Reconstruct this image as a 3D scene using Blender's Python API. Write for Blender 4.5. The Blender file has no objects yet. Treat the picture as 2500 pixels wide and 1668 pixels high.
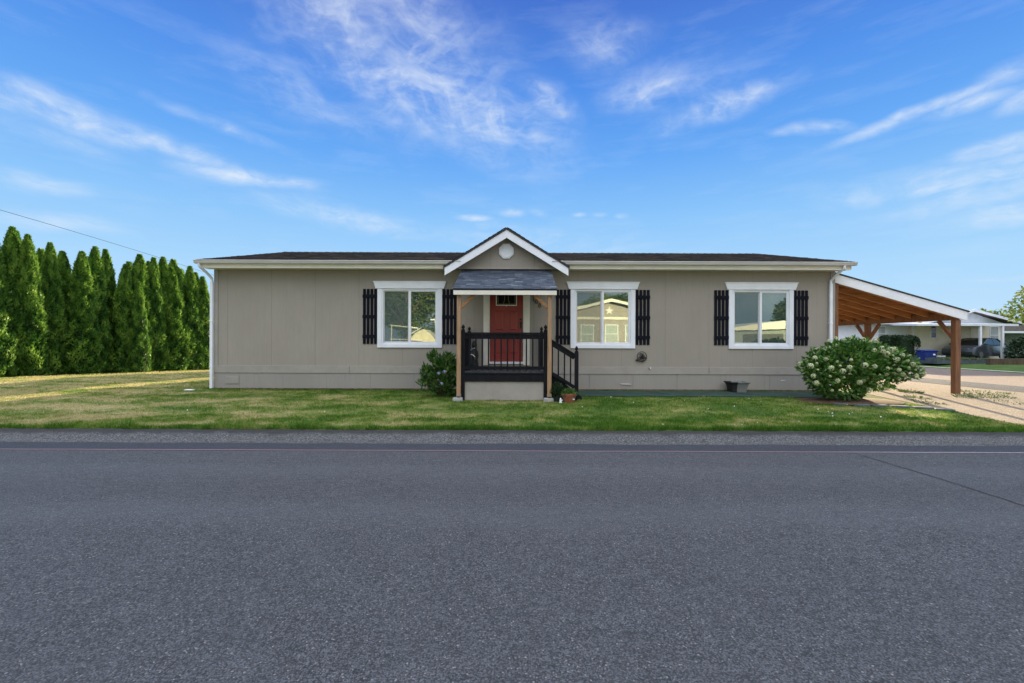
import bpy, math, random
import numpy as np
R = math.radians
scene = bpy.context.scene
COL = scene.collection
random.seed(7)

# ------------------------------------------------------------------ camera
cam_d = bpy.data.cameras.new('camera'); cam = bpy.data.objects.new('camera', cam_d); COL.objects.link(cam)
cam_d.sensor_width = 36.0; cam_d.lens = 16.0
cam_d.clip_start = 0.05; cam_d.clip_end = 3000
cam.location = (0, 0, 1.37)
cam.rotation_mode = 'QUATERNION'
from mathutils import Matrix, Vector, Euler
cam.rotation_quaternion = (Matrix.Rotation(R(90), 4, 'X') @ Matrix.Rotation(R(0.21), 4, 'Z')).to_quaternion()
scene.camera = cam
scene.view_settings.view_transform = 'Standard'
try: scene.view_settings.look = 'None'
except Exception: pass
scene.view_settings.gamma = 1.0
scene.view_settings.exposure = 1.9
SUN_AZ, SUN_EL = 18.0, 12.3

# ------------------------------------------------------------------ node helpers
class NT:
    def __init__(s, tree): s.t = tree; s.n = tree.nodes; s.l = tree.links
    def new(s, typ, **kw):
        n = s.n.new(typ)
        for k, v in kw.items(): setattr(n, k, v)
        return n
    def put(s, sock, v):
        if isinstance(v, bpy.types.NodeSocket): s.l.new(v, sock)
        else: sock.default_value = v
    def math(s, op, a, b=0.0, c=None, clamp=False):
        n = s.new('ShaderNodeMath', operation=op); n.use_clamp = clamp
        s.put(n.inputs[0], a); s.put(n.inputs[1], b)
        if c is not None: s.put(n.inputs[2], c)
        return n.outputs[0]
    def vmath(s, op, a, b=(0, 0, 0)):
        n = s.new('ShaderNodeVectorMath', operation=op)
        s.put(n.inputs[0], a)
        if op == 'SCALE': s.put(n.inputs['Scale'], b)
        else: s.put(n.inputs[1], b)
        return n.outputs['Value'] if op in ('LENGTH', 'DOT_PRODUCT') else n.outputs[0]
    def mr(s, v, a, b, c=0.0, d=1.0, smooth=False):
        n = s.new('ShaderNodeMapRange')
        if smooth: n.interpolation_type = 'SMOOTHSTEP'
        s.put(n.inputs[0], v)
        for i, q in enumerate((a, b, c, d)): s.put(n.inputs[i + 1], q)
        return n.outputs[0]
    def mix(s, f, a, b, bt='MIX'):
        n = s.new('ShaderNodeMix', data_type='RGBA', blend_type=bt)
        s.put(n.inputs[0], f)
        for i, q in ((6, a), (7, b)):
            if not isinstance(q, bpy.types.NodeSocket) and len(q) == 3: q = (*q, 1)
            s.put(n.inputs[i], q)
        return n.outputs[2]
    def noise(s, vec, scale=5.0, detail=4.0, rough=0.55, dist=0.0, col=False):
        n = s.new('ShaderNodeTexNoise'); s.l.new(vec, n.inputs['Vector'])
        n.inputs['Scale'].default_value = scale; n.inputs['Detail'].default_value = detail
        n.inputs['Roughness'].default_value = rough; n.inputs['Distortion'].default_value = dist
        return n.outputs['Color'] if col else n.outputs['Fac']
    def ramp(s, v, stops):
        n = s.new('ShaderNodeValToRGB'); s.put(n.inputs[0], v)
        e = n.color_ramp.elements
        while len(e) < len(stops): e.new(0.5)
        for i, (p, c) in enumerate(stops):
            e[i].position = p; e[i].color = (*c, 1)
        return n.outputs[0]
    def sep(s, v):
        n = s.new('ShaderNodeSeparateXYZ'); s.l.new(v, n.inputs[0]); return n.outputs
    def comb(s, x, y, z=0.0):
        n = s.new('ShaderNodeCombineXYZ')
        for i, q in enumerate((x, y, z)): s.put(n.inputs[i], q)
        return n.outputs[0]
def srgb(r, g, b, k=1.0):
    f = lambda c: ((c / 255) / 12.92 if c <= 10 else (((c / 255) + 0.055) / 1.055) ** 2.4) * k
    return (f(r), f(g), f(b))

# ------------------------------------------------------------------ world: blue sky with wisps of high cloud
world = bpy.data.worlds.new('World'); scene.world = world; world.use_nodes = True
w = NT(world.node_tree); w.n.clear()
g = w.new('ShaderNodeTexCoord').outputs['Generated']
gx, gy, gz_ = w.sep(w.vmath('NORMALIZE', g))
zc = w.math('MAXIMUM', gz_, 0.0)
EX = 2 ** 1.9
sky = w.ramp(zc, [(0.0, srgb(198, 229, 252)), (0.14, srgb(172, 217, 253)), (0.25, srgb(142, 199, 252)), (0.36, srgb(106, 172, 247)),
                  (0.48, srgb(84, 147, 235)), (0.60, srgb(72, 118, 210)), (0.80, srgb(112, 150, 214)), (1.0, srgb(150, 180, 225))])
# clouds live in azimuth / elevation of the sky sphere
az = w.math('ARCTAN2', gx, gy); el = w.math('ARCSINE', gz_)
P = w.comb(w.math('MULTIPLY', az, 10.0), w.math('MULTIPLY', el, 10.0))
wn = w.vmath('SUBTRACT', w.noise(P, 0.9, 3, 0.5, 0, True), (0.5, 0.5, 0.5))
Pw = w.vmath('ADD', P, w.vmath('MULTIPLY', wn, (1.0, 0.25, 0)))
def azel(px, py):
    dx, dy = px - 1250, 834 - py
    return math.atan2(dx, 1111) * 10, math.atan2(dy, math.hypot(1111, dx)) * 10
blobs = [  # picked out on the photograph's sky: where, half length, half height, tilt, strength
    (150, 280, 190, 36, -7, 1.0), (370, 345, 210, 20, -9, .85), (120, 335, 150, 18, -8, .4), (60, 262, 140, 30, 0, .7), (520, 300, 170, 12, -8, .4), (60, 445, 110, 22, -4, .55), (590, 430, 150, 15, 1, .95), (840, 530, 190, 22, -7, .8),
    (150, 552, 150, 20, 2, .55), (940, 110, 330, 120, -20, .62), (1060, 235, 340, 70, -20, .72), (1200, 300, 190, 40, -12, .75),
    (760, 240, 200, 40, -14, .35), (760, 55, 150, 55, -25, .62), (1020, 30, 100, 45, 20, .5), (1480, 105, 100, 34, 0, .42), (1590, 222, 120, 26, 2, .62), (1650, 205, 160, 40, 0, .35), (1740, 262, 150, 24, 8, .8),
    (1340, 245, 80, 26, -25, .7), (1990, 315, 90, 11, -10, .55), (2230, 275, 210, 13, 10, .75), (2360, 252, 80, 17, 5, .95), (2440, 185, 110, 22, 10, .7), (2475, 245, 60, 20, -12, .9),
    (2300, 440, 240, 34, -2, .95), (2400, 475, 200, 30, 0, 1.0), (2450, 512, 150, 24, 4, 1.0), (2470, 350, 140, 22, 4, .7), (1300, 585, 260, 24, -4, .5), (1155, 533, 44, 8, 0, 1.0),
    (1250, 521, 30, 10, 0, .8), (1316, 521, 22, 8, -10, .8), (1412, 524, 18, 6, 0, .8), (1463, 524, 18, 6, 0, .6), (1518, 526, 18, 7, 0, .7), (2480, 672, 80, 6, 0, .6)]
tot = None
for (px, py, hl, hh, tl, st) in blobs:
    a0, e0 = azel(px, py); k = 10 / 1111 * math.cos(a0 / 10) ** 1.3
    small = hl < 60
    if not small: hh *= 1.35; hl *= 1.05
    d = w.vmath('SUBTRACT', P if small else Pw, (a0 if small else a0 , e0, 0))
    vr = w.new('ShaderNodeVectorRotate', rotation_type='Z_AXIS'); w.l.new(d, vr.inputs['Vector']); vr.inputs['Angle'].default_value = R(-tl)
    q = w.vmath('LENGTH', w.vmath('MULTIPLY', vr.outputs[0], (1 / (hl * k), 1 / (hh * k), 0)))
    m = w.mr(q, 1.45, 0.0, 0.0, st * 0.8 if small else st, True)
    tot = m if tot is None else w.math('MAXIMUM', tot, m)
# stretched, curling fibres
def strokes(ang, st, sc, lo, hi, seed):
    vr = w.new('ShaderNodeVectorRotate', rotation_type='Z_AXIS'); w.l.new(P, vr.inputs['Vector']); vr.inputs['Angle'].default_value = R(ang)
    q = w.vmath('ADD', vr.outputs[0], (seed * 7.3, seed * 3.1, seed * 1.7))
    wob = w.vmath('SUBTRACT', w.noise(q, 0.8, 3, 0.55, 0, True), (0.5, 0.5, 0.5))
    q = w.vmath('ADD', q, w.vmath('MULTIPLY', wob, (1.5, 0.55, 0)))
    n = w.noise(w.vmath('MULTIPLY', q, (1.0 / st, 1.0, 1)), sc, 8, 0.60, 0.0)
    patch = w.mr(w.noise(q, 0.75, 3, 0.5), 0.34, 0.58, 0, 1, True)
    return w.math('MULTIPLY', w.mr(n, lo, hi, 0, 1, True), patch)
fib = w.noise(w.vmath('MULTIPLY', P, (0.3, 1.5, 1)), 1.5, 7, 0.6, 0.0)
swirl = w.mr(gz_, 0.20, 0.40)
low = w.math('MAXIMUM', strokes(-3, 3.6, 2.4, 0.40, 0.72, 1), w.math('MULTIPLY', strokes(7, 4.5, 3.0, 0.38, 0.72, 2), 0.8))
high = w.math('ADD', w.math('MAXIMUM', strokes(22, 3.0, 2.2, 0.40, 0.72, 3), strokes(-28, 2.6, 2.4, 0.42, 0.72, 4)), w.math('MULTIPLY', strokes(62, 2.2, 2.6, 0.42, 0.72, 5), 0.6))
fm = w.math('ADD', w.math('MULTIPLY', low, w.mr(swirl, 0, 1, 1.15, 0.75)), w.math('MULTIPLY', high, w.mr(swirl, 0, 1, 0.25, 0.75)))
fm = w.math('ADD', fm, 0.05)
Ps = P
cl = w.math('MULTIPLY', w.math('MULTIPLY', tot, fm), 0.86)
cl = w.math('ADD', cl, w.math('MULTIPLY', w.math('MULTIPLY', w.math('MULTIPLY', tot, tot), tot), w.mr(fib, 0.35, 0.65, 0.0, 0.24)))
base_c = w.math('MULTIPLY', w.mr(fib, 0.50, 0.8), 0.14)
cl = w.math('MINIMUM', w.math('ADD', cl, base_c), 0.82)
front = w.mix(cl, sky, srgb(232, 242, 253))
# sky brightened overhead and behind the viewer as added fill for the shaded front
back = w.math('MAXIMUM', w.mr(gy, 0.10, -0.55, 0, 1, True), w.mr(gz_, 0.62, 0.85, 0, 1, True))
sky_fill = w.mix(w.mr(w.noise(Ps, 0.8, 5, 0.5, 0.3), 0.3, 0.7), (0.42, 0.56, 0.72, 1), (0.98, 1.04, 1.10, 1))
sky_fill = w.mix(w.mr(gz_, 0.40, 0.80, 0, 1, True), sky_fill, (2.7, 2.8, 3.15, 1))
skyall = w.mix(back, front, sky_fill)
below = w.mr(gz_, -0.03, 0.0)
skyall = w.mix(below, (0.10, 0.11, 0.10, 1), skyall)
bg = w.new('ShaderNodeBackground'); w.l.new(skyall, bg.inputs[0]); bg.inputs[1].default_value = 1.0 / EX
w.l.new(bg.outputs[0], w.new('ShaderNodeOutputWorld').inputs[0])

# ------------------------------------------------------------------ sun (behind the house, low, to the right)
sd = bpy.data.lights.new('sun', 'SUN'); sd.energy = 5.0; sd.angle = R(0.5); sd.color = (1.0, 0.80, 0.50)
sun = bpy.data.objects.new('sun', sd); COL.objects.link(sun)
sdir = Vector((math.sin(R(SUN_AZ)) * math.cos(R(SUN_EL)), math.cos(R(SUN_AZ)) * math.cos(R(SUN_EL)), math.sin(R(SUN_EL))))
sun.rotation_euler = sdir.to_track_quat('Z', 'Y').to_euler(); sun.location = (20, 60, 30)

# ------------------------------------------------------------------ materials
def pmat(name, base, rough=0.6, var=0.12, vscale=3.0, bump=0.0, bscale=40.0, metallic=0.0, spec=0.4, stretch=(1, 1, 1), dark=None):
    m = bpy.data.materials.new(name); m.use_nodes = True; t = NT(m.node_tree)
    p = t.n['Principled BSDF']
    co = t.vmath('MULTIPLY', t.new('ShaderNodeTexCoord').outputs['Object'], stretch)
    n1 = t.noise(co, vscale, 6, 0.6)
    c2 = dark if dark else tuple(c * (1 - var * 2.2) for c in base)
    c1 = tuple(min(1, c * (1 + var)) for c in base)
    colr = t.mix(t.mr(n1, 0.3, 0.7), c2, c1)
    t.l.new(colr, p.inputs['Base Color'])
    p.inputs['Roughness'].default_value = rough; p.inputs['Metallic'].default_value = metallic
    p.inputs['Specular IOR Level'].default_value = spec
    if bump:
        b = t.new('ShaderNodeBump'); b.inputs['Strength'].default_value = bump; b.inputs['Distance'].default_value = 0.01
        t.l.new(t.noise(co, bscale, 5, 0.6), b.inputs['Height']); t.l.new(b.outputs[0], p.inputs['Normal'])
    return m
M = {}
M['white'] = pmat('white_paint', (0.80, 0.825, 0.87), 0.45, 0.04, 2.5, 0.08, 60)
M['cream'] = pmat('cream_trim', (0.80, 0.76, 0.66), 0.5, 0.05, 2.5, 0.08, 60)
M['alu'] = pmat('gutter_metal', (0.60, 0.59, 0.57), 0.35, 0.06, 1.5)
M['black'] = pmat('black_stain', (0.009, 0.010, 0.014), 0.6, 0.25, 6, 0.25, 50, spec=0.15, stretch=(1, 1, 0.3))
M['navy'] = pmat('shutter_paint', (0.006, 0.007, 0.014), 0.65, 0.2, 5, 0.15, 50, spec=0.12)
M['deckb'] = pmat('deck_boards', (0.045, 0.050, 0.056), 0.6, 0.25, 6, 0.3, 50)
M['door'] = pmat('red_door', (0.31, 0.040, 0.034), 0.35, 0.10, 1.5, 0.03, 30)
M['conc'] = pmat('concrete', (0.34, 0.33, 0.31), 0.9, 0.15, 9, 0.5, 60)
M['terra'] = pmat('terracotta', (0.33, 0.115, 0.070), 0.8, 0.14, 8, 0.2, 60)
M['carpet'] = pmat('green_carpet', (0.022, 0.052, 0.040), 0.95, 0.2, 2.5, 0.4, 200)
M['slate'] = pmat('edging_stone', (0.085, 0.105, 0.115), 0.85, 0.2, 5, 0.4, 40)
M['soil'] = pmat('soil', (0.13, 0.075, 0.045), 1.0, 0.3, 9, 0.6, 30)
M['bark'] = pmat('bark', (0.10, 0.070, 0.045), 0.95, 0.25, 8, 0.7, 30, stretch=(1, 1, .3))
M['darkmetal'] = pmat('dark_metal', (0.02, 0.02, 0.02), 0.4, 0.2, 8, metallic=0.5)
M['galv'] = pmat('galvanised', (0.6, 0.6, 0.6), 0.35, 0.1, 8, metallic=0.7)
M['plastic'] = pmat('black_plastic', (0.020, 0.024, 0.024), 0.5, 0.15, 5)
M['blue'] = pmat('blue_plastic', (0.010, 0.030, 0.20), 0.4, 0.12, 3)
M['blue2'] = pmat('bright_blue_plastic', (0.02, 0.035, 0.38), 0.4, 0.12, 3)
M['nwall'] = pmat('neighbour_siding', (0.84, 0.76, 0.60), 0.7, 0.05, 2, 0.1, 30)
M['nwhite'] = pmat('neighbour_white_siding', (0.74, 0.77, 0.82), 0.6, 0.04, 2, 0.05, 30)
M['nroof'] = pmat('neighbour_roof', (0.13, 0.11, 0.095), 0.9, 0.2, 5, 0.4, 40)
M['tyre'] = pmat('tyre_rubber', (0.02, 0.02, 0.02), 0.8, 0.1)
M['rim'] = pmat('wheel_rim', (0.4, 0.4, 0.42), 0.3, 0.1, 5, metallic=0.8)
M['carglass'] = pmat('car_glass', (0.012, 0.014, 0.016), 0.05, 0.1, spec=0.9)
M['lampglass'] = pmat('lamp_lens', (0.6, 0.6, 0.58), 0.15, 0.1)
M['redlens'] = pmat('red_lens', (0.35, 0.02, 0.02), 0.2, 0.1)
M['tarp'] = pmat('tarp', (0.62, 0.55, 0.40), 0.7, 0.1, 3, 0.5, 6)
M['curtain'] = pmat('curtain', (0.30, 0.33, 0.31), 0.9, 0.15, 5)
M['blind'] = pmat('blind', (0.40, 0.44, 0.42), 0.8, 0.08, 5)
M['interior'] = pmat('interior', (0.10, 0.10, 0.09), 0.9, 0.1)
M['brass'] = pmat('brass', (0.5, 0.38, 0.15), 0.35, 0.1, metallic=0.8)
M['paver'] = pmat('red_brown_footing', (0.20, 0.115, 0.075), 0.95, 0.35, 7, 0.6, 40)
def carpaint(name, c):
    m = pmat(name, c, 0.3, 0.03); m.node_tree.nodes['Principled BSDF'].inputs['Coat Weight'].default_value = 0.6; return m
M['car_grey'] = carpaint('dark_grey_car_paint', (0.035, 0.042, 0.052))
M['car_blue'] = carpaint('blue_car_paint', (0.10, 0.20, 0.38))

def wood_mat(name, c1, c2, axis, rough=0.7):
    m = bpy.data.materials.new(name); m.use_nodes = True; t = NT(m.node_tree); p = t.n['Principled BSDF']
    st = [9, 9, 9]; st['xyz'.index(axis)] = 0.6
    co = t.vmath('MULTIPLY', t.new('ShaderNodeTexCoord').outputs['Object'], tuple(st))
    n = t.noise(co, 2.6, 7, 0.6, 0.8)
    big = t.noise(t.new('ShaderNodeTexCoord').outputs['Object'], 1.3, 3)
    f = t.mr(t.math('ADD', n, t.math('MULTIPLY', big, 0.35)), 0.45, 0.85)
    t.l.new(t.mix(f, c2, c1), p.inputs['Base Color']); p.inputs['Roughness'].default_value = rough
    b = t.new('ShaderNodeBump'); b.inputs['Strength'].default_value = 0.3; b.inputs['Distance'].default_value = 0.005
    t.l.new(n, b.inputs['Height']); t.l.new(b.outputs[0], p.inputs['Normal'])
    return m
M['postwood'] = wood_mat('weathered_fir', (0.42, 0.27, 0.15), (0.23, 0.13, 0.07), 'z')
M['bracewood'] = wood_mat('brace_fir', (0.38, 0.21, 0.09), (0.20, 0.095, 0.04), 'x')
M['cedar'] = wood_mat('cedar_stain', (0.235, 0.110, 0.050), (0.110, 0.046, 0.020), 'z')
M['rafter'] = wood_mat('cedar_rafter', (0.56, 0.275, 0.105), (0.27, 0.115, 0.040), 'x')
M['roofdeck'] = wood_mat('roof_decking', (0.46, 0.215, 0.080), (0.22, 0.092, 0.034), 'y')

# siding with vertical grooves and panel seams
def siding_mat(name, base, groove=True, x0=-7.17):
    m = bpy.data.materials.new(name); m.use_nodes = True; t = NT(m.node_tree); p = t.n['Principled BSDF']
    co = t.new('ShaderNodeTexCoord').outputs['Object']; x, y, z = t.sep(co)
    h = x if groove else z
    def line(sp, wid, off):
        fr = t.math('FRACT', t.math('DIVIDE', t.math('SUBTRACT', h, off - sp * 200 + sp / 2), sp))
        return t.mr(t.math('MULTIPLY', t.math('ABSOLUTE', t.math('SUBTRACT', fr, 0.5)), sp), wid, wid * 0.4, 0, 1)
    seam = line(1.24, 0.007, x0); gr = line(0.206, 0.006, x0)
    grain = t.noise(t.vmath('MULTIPLY', co, (14, 14, 0.9)), 3, 6, 0.65)
    big = t.noise(t.vmath('MULTIPLY', co, (0.8, 0.8, 0.5)), 1.0, 5, 0.6)
    c = t.mix(t.mr(grain, 0.3, 0.7), tuple(v * 0.93 for v in base), tuple(v * 1.05 for v in base))
    c = t.mix(t.mr(big, 0.35, 0.7), c, tuple(v * 0.88 for v in base))
    drip = t.noise(t.vmath('MULTIPLY', co, (5.5, 5.5, 0.35)), 1.6, 5, 0.65)
    c = t.mix(t.math('MULTIPLY', t.mr(drip, 0.55, 0.75), 0.16), c, tuple(v * 0.6 for v in base))
    nail = t.new('ShaderNodeTexVoronoi'); nail.inputs['Scale'].default_value = 2.4; nail.inputs['Randomness'].default_value = 0.35; t.l.new(co, nail.inputs['Vector'])
    c = t.mix(t.mr(nail.outputs['Distance'], 0.022, 0.012, 0, 0.25), c, tuple(v * 0.5 for v in base))
    # rain-splash dust low on the wall
    dust = t.math('MULTIPLY', t.mr(z, 0.5, 0.0), t.noise(co, 5, 5))
    c = t.mix(t.math('MULTIPLY', dust, 0.5), c, (0.30, 0.27, 0.23, 1))
    c = t.mix(t.math('MULTIPLY', seam, 0.45), c, tuple(v * 0.45 for v in base))
    c = t.mix(t.math('MULTIPLY', gr, 0.10), c, tuple(v * 0.5 for v in base))
    t.l.new(c, p.inputs['Base Color']); p.inputs['Roughness'].default_value = 0.75
    p.inputs['Specular IOR Level'].default_value = 0.25
    b = t.new('ShaderNodeBump'); b.inputs['Strength'].default_value = 0.5; b.inputs['Distance'].default_value = 0.006
    hh = t.math('SUBTRACT', t.math('MULTIPLY', grain, 0.15), t.math('ADD', seam, t.math('MULTIPLY', gr, 0.4)))
    t.l.new(hh, b.inputs['Height']); t.l.new(b.outputs[0], p.inputs['Normal'])
    return m
TAUPE = (0.335, 0.304, 0.259)
M['siding'] = siding_mat('taupe_siding', TAUPE)
M['taupe'] = pmat('taupe_trim', (0.335, 0.312, 0.277), 0.7, 0.06, 3, 0.1, 40)
M['skirt'] = siding_mat('skirting_panel', (0.32, 0.302, 0.275), True, -5.6)

# shingles: per-tab tone attribute
def shingle_mat(name, c1, c2, c3):
    m = bpy.data.materials.new(name); m.use_nodes = True; t = NT(m.node_tree); p = t.n['Principled BSDF']
    a = t.new('ShaderNodeAttribute', attribute_name='tone').outputs['Fac']
    co = t.new('ShaderNodeTexCoord').outputs['Object']
    n = t.noise(co, 90, 3, 0.7)
    c = t.ramp(a, [(0.0, c1), (0.55, c2), (1.0, c3)])
    c = t.mix(t.mr(n, 0.3, 0.7, 0, 0.6), c, tuple(v * 0.45 for v in c2))
    t.l.new(c, p.inputs['Base Color']); p.inputs['Roughness'].default_value = 0.85
    b = t.new('ShaderNodeBump'); b.inputs['Strength'].default_value = 0.6; b.inputs['Distance'].default_value = 0.004
    t.l.new(n, b.inputs['Height']); t.l.new(b.outputs[0], p.inputs['Normal'])
    return m
M['shingle'] = shingle_mat('brown_black_shingles', (0.022, 0.022, 0.028), (0.060, 0.055, 0.060), (0.20, 0.145, 0.105))
M['shingle_blue'] = shingle_mat('slate_blue_shingles', (0.025, 0.038, 0.062), (0.070, 0.094, 0.130), (0.19, 0.21, 0.245))

# leaves
def leaf_mat(name, dark, mid, light, transl=0.25, rough=0.5):
    m = bpy.data.materials.new(name); m.use_nodes = True; t = NT(m.node_tree); p = t.n['Principled BSDF']
    a = t.new('ShaderNodeAttribute', attribute_name='tone').outputs['Fac']
    c = t.ramp(a, [(0.0, dark), (0.5, mid), (1.0, light)])
    t.l.new(c, p.inputs['Base Color']); p.inputs['Roughness'].default_value = rough
    p.inputs['Specular IOR Level'].default_value = 0.3
    tr = t.new('ShaderNodeBsdfTranslucent'); t.l.new(c, tr.inputs[0])
    mx = t.new('ShaderNodeMixShader'); mx.inputs[0].default_value = transl
    t.l.new(p.outputs[0], mx.inputs[1]); t.l.new(tr.outputs[0], mx.inputs[2])
    t.l.new(mx.outputs[0], t.n['Material Output'].inputs[0])
    return m
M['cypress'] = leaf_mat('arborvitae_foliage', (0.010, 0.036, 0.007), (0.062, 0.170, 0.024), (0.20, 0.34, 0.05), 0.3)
M['hydr'] = leaf_mat('hydrangea_leaves', (0.022, 0.085, 0.014), (0.075, 0.185, 0.028), (0.22, 0.32, 0.06), 0.25, 0.6)
M['bushleaf'] = leaf_mat('glossy_leaves', (0.015, 0.055, 0.012), (0.060, 0.150, 0.025), (0.20, 0.25, 0.07), 0.2, 0.3)
M['boxleaf'] = leaf_mat('clipped_leaves', (0.010, 0.028, 0.008), (0.020, 0.050, 0.014), (0.035, 0.075, 0.02), 0.15)
M['treeleaf'] = leaf_mat('tree_leaves', (0.05, 0.09, 0.02), (0.11, 0.16, 0.035), (0.21, 0.25, 0.06), 0.4, 0.8)
M['weed'] = leaf_mat('weed_leaves', (0.03, 0.07, 0.015), (0.07, 0.13, 0.03), (0.14, 0.17, 0.06), 0.2, 0.9)
M['petal'] = leaf_mat('cream_petals', (0.20, 0.30, 0.09), (0.46, 0.52, 0.27), (0.72, 0.72, 0.50), 0.2)
M['petalblue'] = leaf_mat('blue_petals', (0.22, 0.30, 0.48), (0.38, 0.46, 0.62), (0.55, 0.62, 0.75), 0.2)

# lawn colours shared by the sheet and the blades
def lawn_color(t):
    co = t.new('ShaderNodeTexCoord').outputs['Object']; x, y, z = t.sep(co)
    c2 = t.vmath('MULTIPLY', co, (0.6, 1.3, 0))
    patch = t.noise(c2, 1.1, 6, 0.65, 0.4)
    fine = t.noise(t.vmath('MULTIPLY', co, (1, 1.6, 0)), 9, 4, 0.6)
    dry = t.math('ADD', patch, t.math('MULTIPLY', t.math('SUBTRACT', fine, 0.5), 0.35))
    dry = t.math('ADD', dry, t.mr(x, 1.0, -12.0, -0.03, 0.15))
    dry = t.math('SUBTRACT', dry, t.math('MULTIPLY', t.mr(y, 11.6, 12.8), t.mr(x, -10, -7, 0, 0.13)))
    dry = t.math('SUBTRACT', dry, t.mr(y, 8.45, 8.15, 0, 0.16))
    return t.mr(dry, 0.38, 0.70), co, fine
def lawn_mat(name, ground):
    m = bpy.data.materials.new(name); m.use_nodes = True; t = NT(m.node_tree); p = t.n['Principled BSDF']
    d, co, fine = lawn_color(t)
    if ground:
        c = t.ramp(d, [(0.0, (0.05, 0.095, 0.014)), (0.5, (0.12, 0.15, 0.035)), (1.0, (0.30, 0.25, 0.115))])
        b = t.new('ShaderNodeBump'); b.inputs['Strength'].default_value = 0.8; b.inputs['Distance'].default_value = 0.03
        t.l.new(t.noise(co, 35, 5, 0.7), b.inputs['Height']); t.l.new(b.outputs[0], p.inputs['Normal'])
        t.l.new(c, p.inputs['Base Color'])
    else:
        a = t.new('ShaderNodeAttribute', attribute_name='tone').outputs['Fac']
        d2 = t.math('ADD', d, t.mr(a, 0, 1, -0.42, 0.44), clamp=True)
        c = t.ramp(d2, [(0.0, (0.050, 0.130, 0.012)), (0.35, (0.125, 0.230, 0.028)), (0.68, (0.265, 0.300, 0.080)), (1.0, (0.50, 0.43, 0.22))])
        t.l.new(c, p.inputs['Base Color'])
        tr = t.new('ShaderNodeBsdfTranslucent'); t.l.new(c, tr.inputs[0])
        mx = t.new('ShaderNodeMixShader'); mx.inputs[0].default_value = 0.3
        t.l.new(p.outputs[0], mx.inputs[1]); t.l.new(tr.outputs[0], mx.inputs[2]); t.l.new(mx.outputs[0], t.n['Material Output'].inputs[0])
    p.inputs['Roughness'].default_value = 0.8; p.inputs['Specular IOR Level'].default_value = 0.15
    return m
M['lawn'] = lawn_mat('lawn_sheet', True); M['blade'] = lawn_mat('grass_blades', False)

def asphalt_mat(name, base, speck=1.0, warm=0.0, agg=110.0, contrast=1.0, lanes=False):
    m = bpy.data.materials.new(name); m.use_nodes = True; t = NT(m.node_tree); p = t.n['Principled BSDF']
    co = t.new('ShaderNodeTexCoord').outputs['Object']; x, y, z = t.sep(co)
    wv = t.vmath('ADD', co, t.vmath('MULTIPLY', t.noise(co, 60, 2, 0.5, 0, True), (0.012, 0.012, 0.0)))
    vo = t.new('ShaderNodeTexVoronoi'); t.l.new(wv, vo.inputs['Vector']); vo.inputs['Scale'].default_value = agg
    cell = t.sep(vo.outputs['Color'])[0]
    g1 = t.noise(co, 75, 3, 0.75); g2 = t.noise(co, 24, 4, 0.8); g3 = t.noise(t.vmath('MULTIPLY', co, (0.6, 1.6, 1)), 9, 4, 0.8)
    big = t.noise(co, 0.35, 5, 0.6); mid = t.noise(co, 2.3, 5, 0.6)
    k = lambda f: tuple(v * f for v in base)
    grain = t.math('ADD', t.math('MULTIPLY', t.mr(g1, 0.30, 0.70), 0.55), t.math('ADD', t.math('MULTIPLY', t.mr(g2, 0.32, 0.68), 0.30), t.math('MULTIPLY', t.mr(g3, 0.35, 0.65), 0.15)))
    c = t.mix(t.mr(grain, 0.30, 0.70), k(1 - 0.55 * contrast), k(1 + 0.50 * contrast))
    c = t.mix(t.mr(cell, 0.55, 0.95, 0, 0.42 * speck), c, k(1.9))
    c = t.mix(t.mr(cell, 0.965, 0.99, 0, 0.75 * speck), c, tuple(v * q for v, q in zip(base, (3.4, 3.1, 2.7))))
    c = t.mix(t.mr(vo.outputs['Distance'], 0.40, 0.75, 0, 0.75 * contrast), c, k(0.35))
    c = t.mix(t.mr(big, 0.35, 0.65, 0, 0.22), c, k(0.74))
    c = t.mix(t.mr(mid, 0.5, 0.75, 0, 0.16), c, k(1.3))
    if lanes:   # tyre-polished lanes and a slightly darker oily centre strip, some dusty stains
        def band(c0, w_): return t.mr(t.math('ABSOLUTE', t.math('SUBTRACT', t.math('ADD', y, t.math('MULTIPLY', t.math('SUBTRACT', big, 0.5), 0.8)), c0)), w_, w_ * 0.2, 0, 1, True)
        c = t.mix(t.math('MULTIPLY', t.math('MAXIMUM', band(5.9, 0.45), band(4.3, 0.45)), 0.16), c, k(1.5))
        c = t.mix(t.math('MULTIPLY', band(5.1, 0.4), 0.16), c, k(0.55))
        st = t.noise(t.vmath('ADD', co, (13.0, 5.0, 0)), 0.9, 4, 0.55)
        c = t.mix(t.mr(st, 0.66, 0.74, 0, 0.28), c, k(0.45))
    t.l.new(c, p.inputs['Base Color']); p.inputs['Roughness'].default_value = 0.78; p.inputs['Specular IOR Level'].default_value = 0.3
    b = t.new('ShaderNodeBump'); b.inputs['Strength'].default_value = 1.0; b.inputs['Distance'].default_value = 0.008
    hgt = t.math('SUBTRACT', t.math('ADD', t.math('MULTIPLY', cell, 0.7), t.math('MULTIPLY', g1, 1.2)), vo.outputs['Distance'])
    t.l.new(hgt, b.inputs['Height']); t.l.new(b.outputs[0], p.inputs['Normal'])
    return m
M['asphalt'] = asphalt_mat('asphalt', (0.084, 0.089, 0.097), 1.25, agg=95.0, contrast=1.35, lanes=True)
M['asphalt2'] = asphalt_mat('sealed_asphalt', (0.050, 0.056, 0.070), 0.45)
M['curb'] = asphalt_mat('asphalt_curb', (0.110, 0.112, 0.112), 0.5, agg=45, contrast=1.5)
_t = NT(M['curb'].node_tree); _p = _t.n['Principled BSDF']; _src = _p.inputs['Base Color'].links[0].from_socket; _co = _t.new('ShaderNodeTexCoord').outputs['Object']
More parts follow.
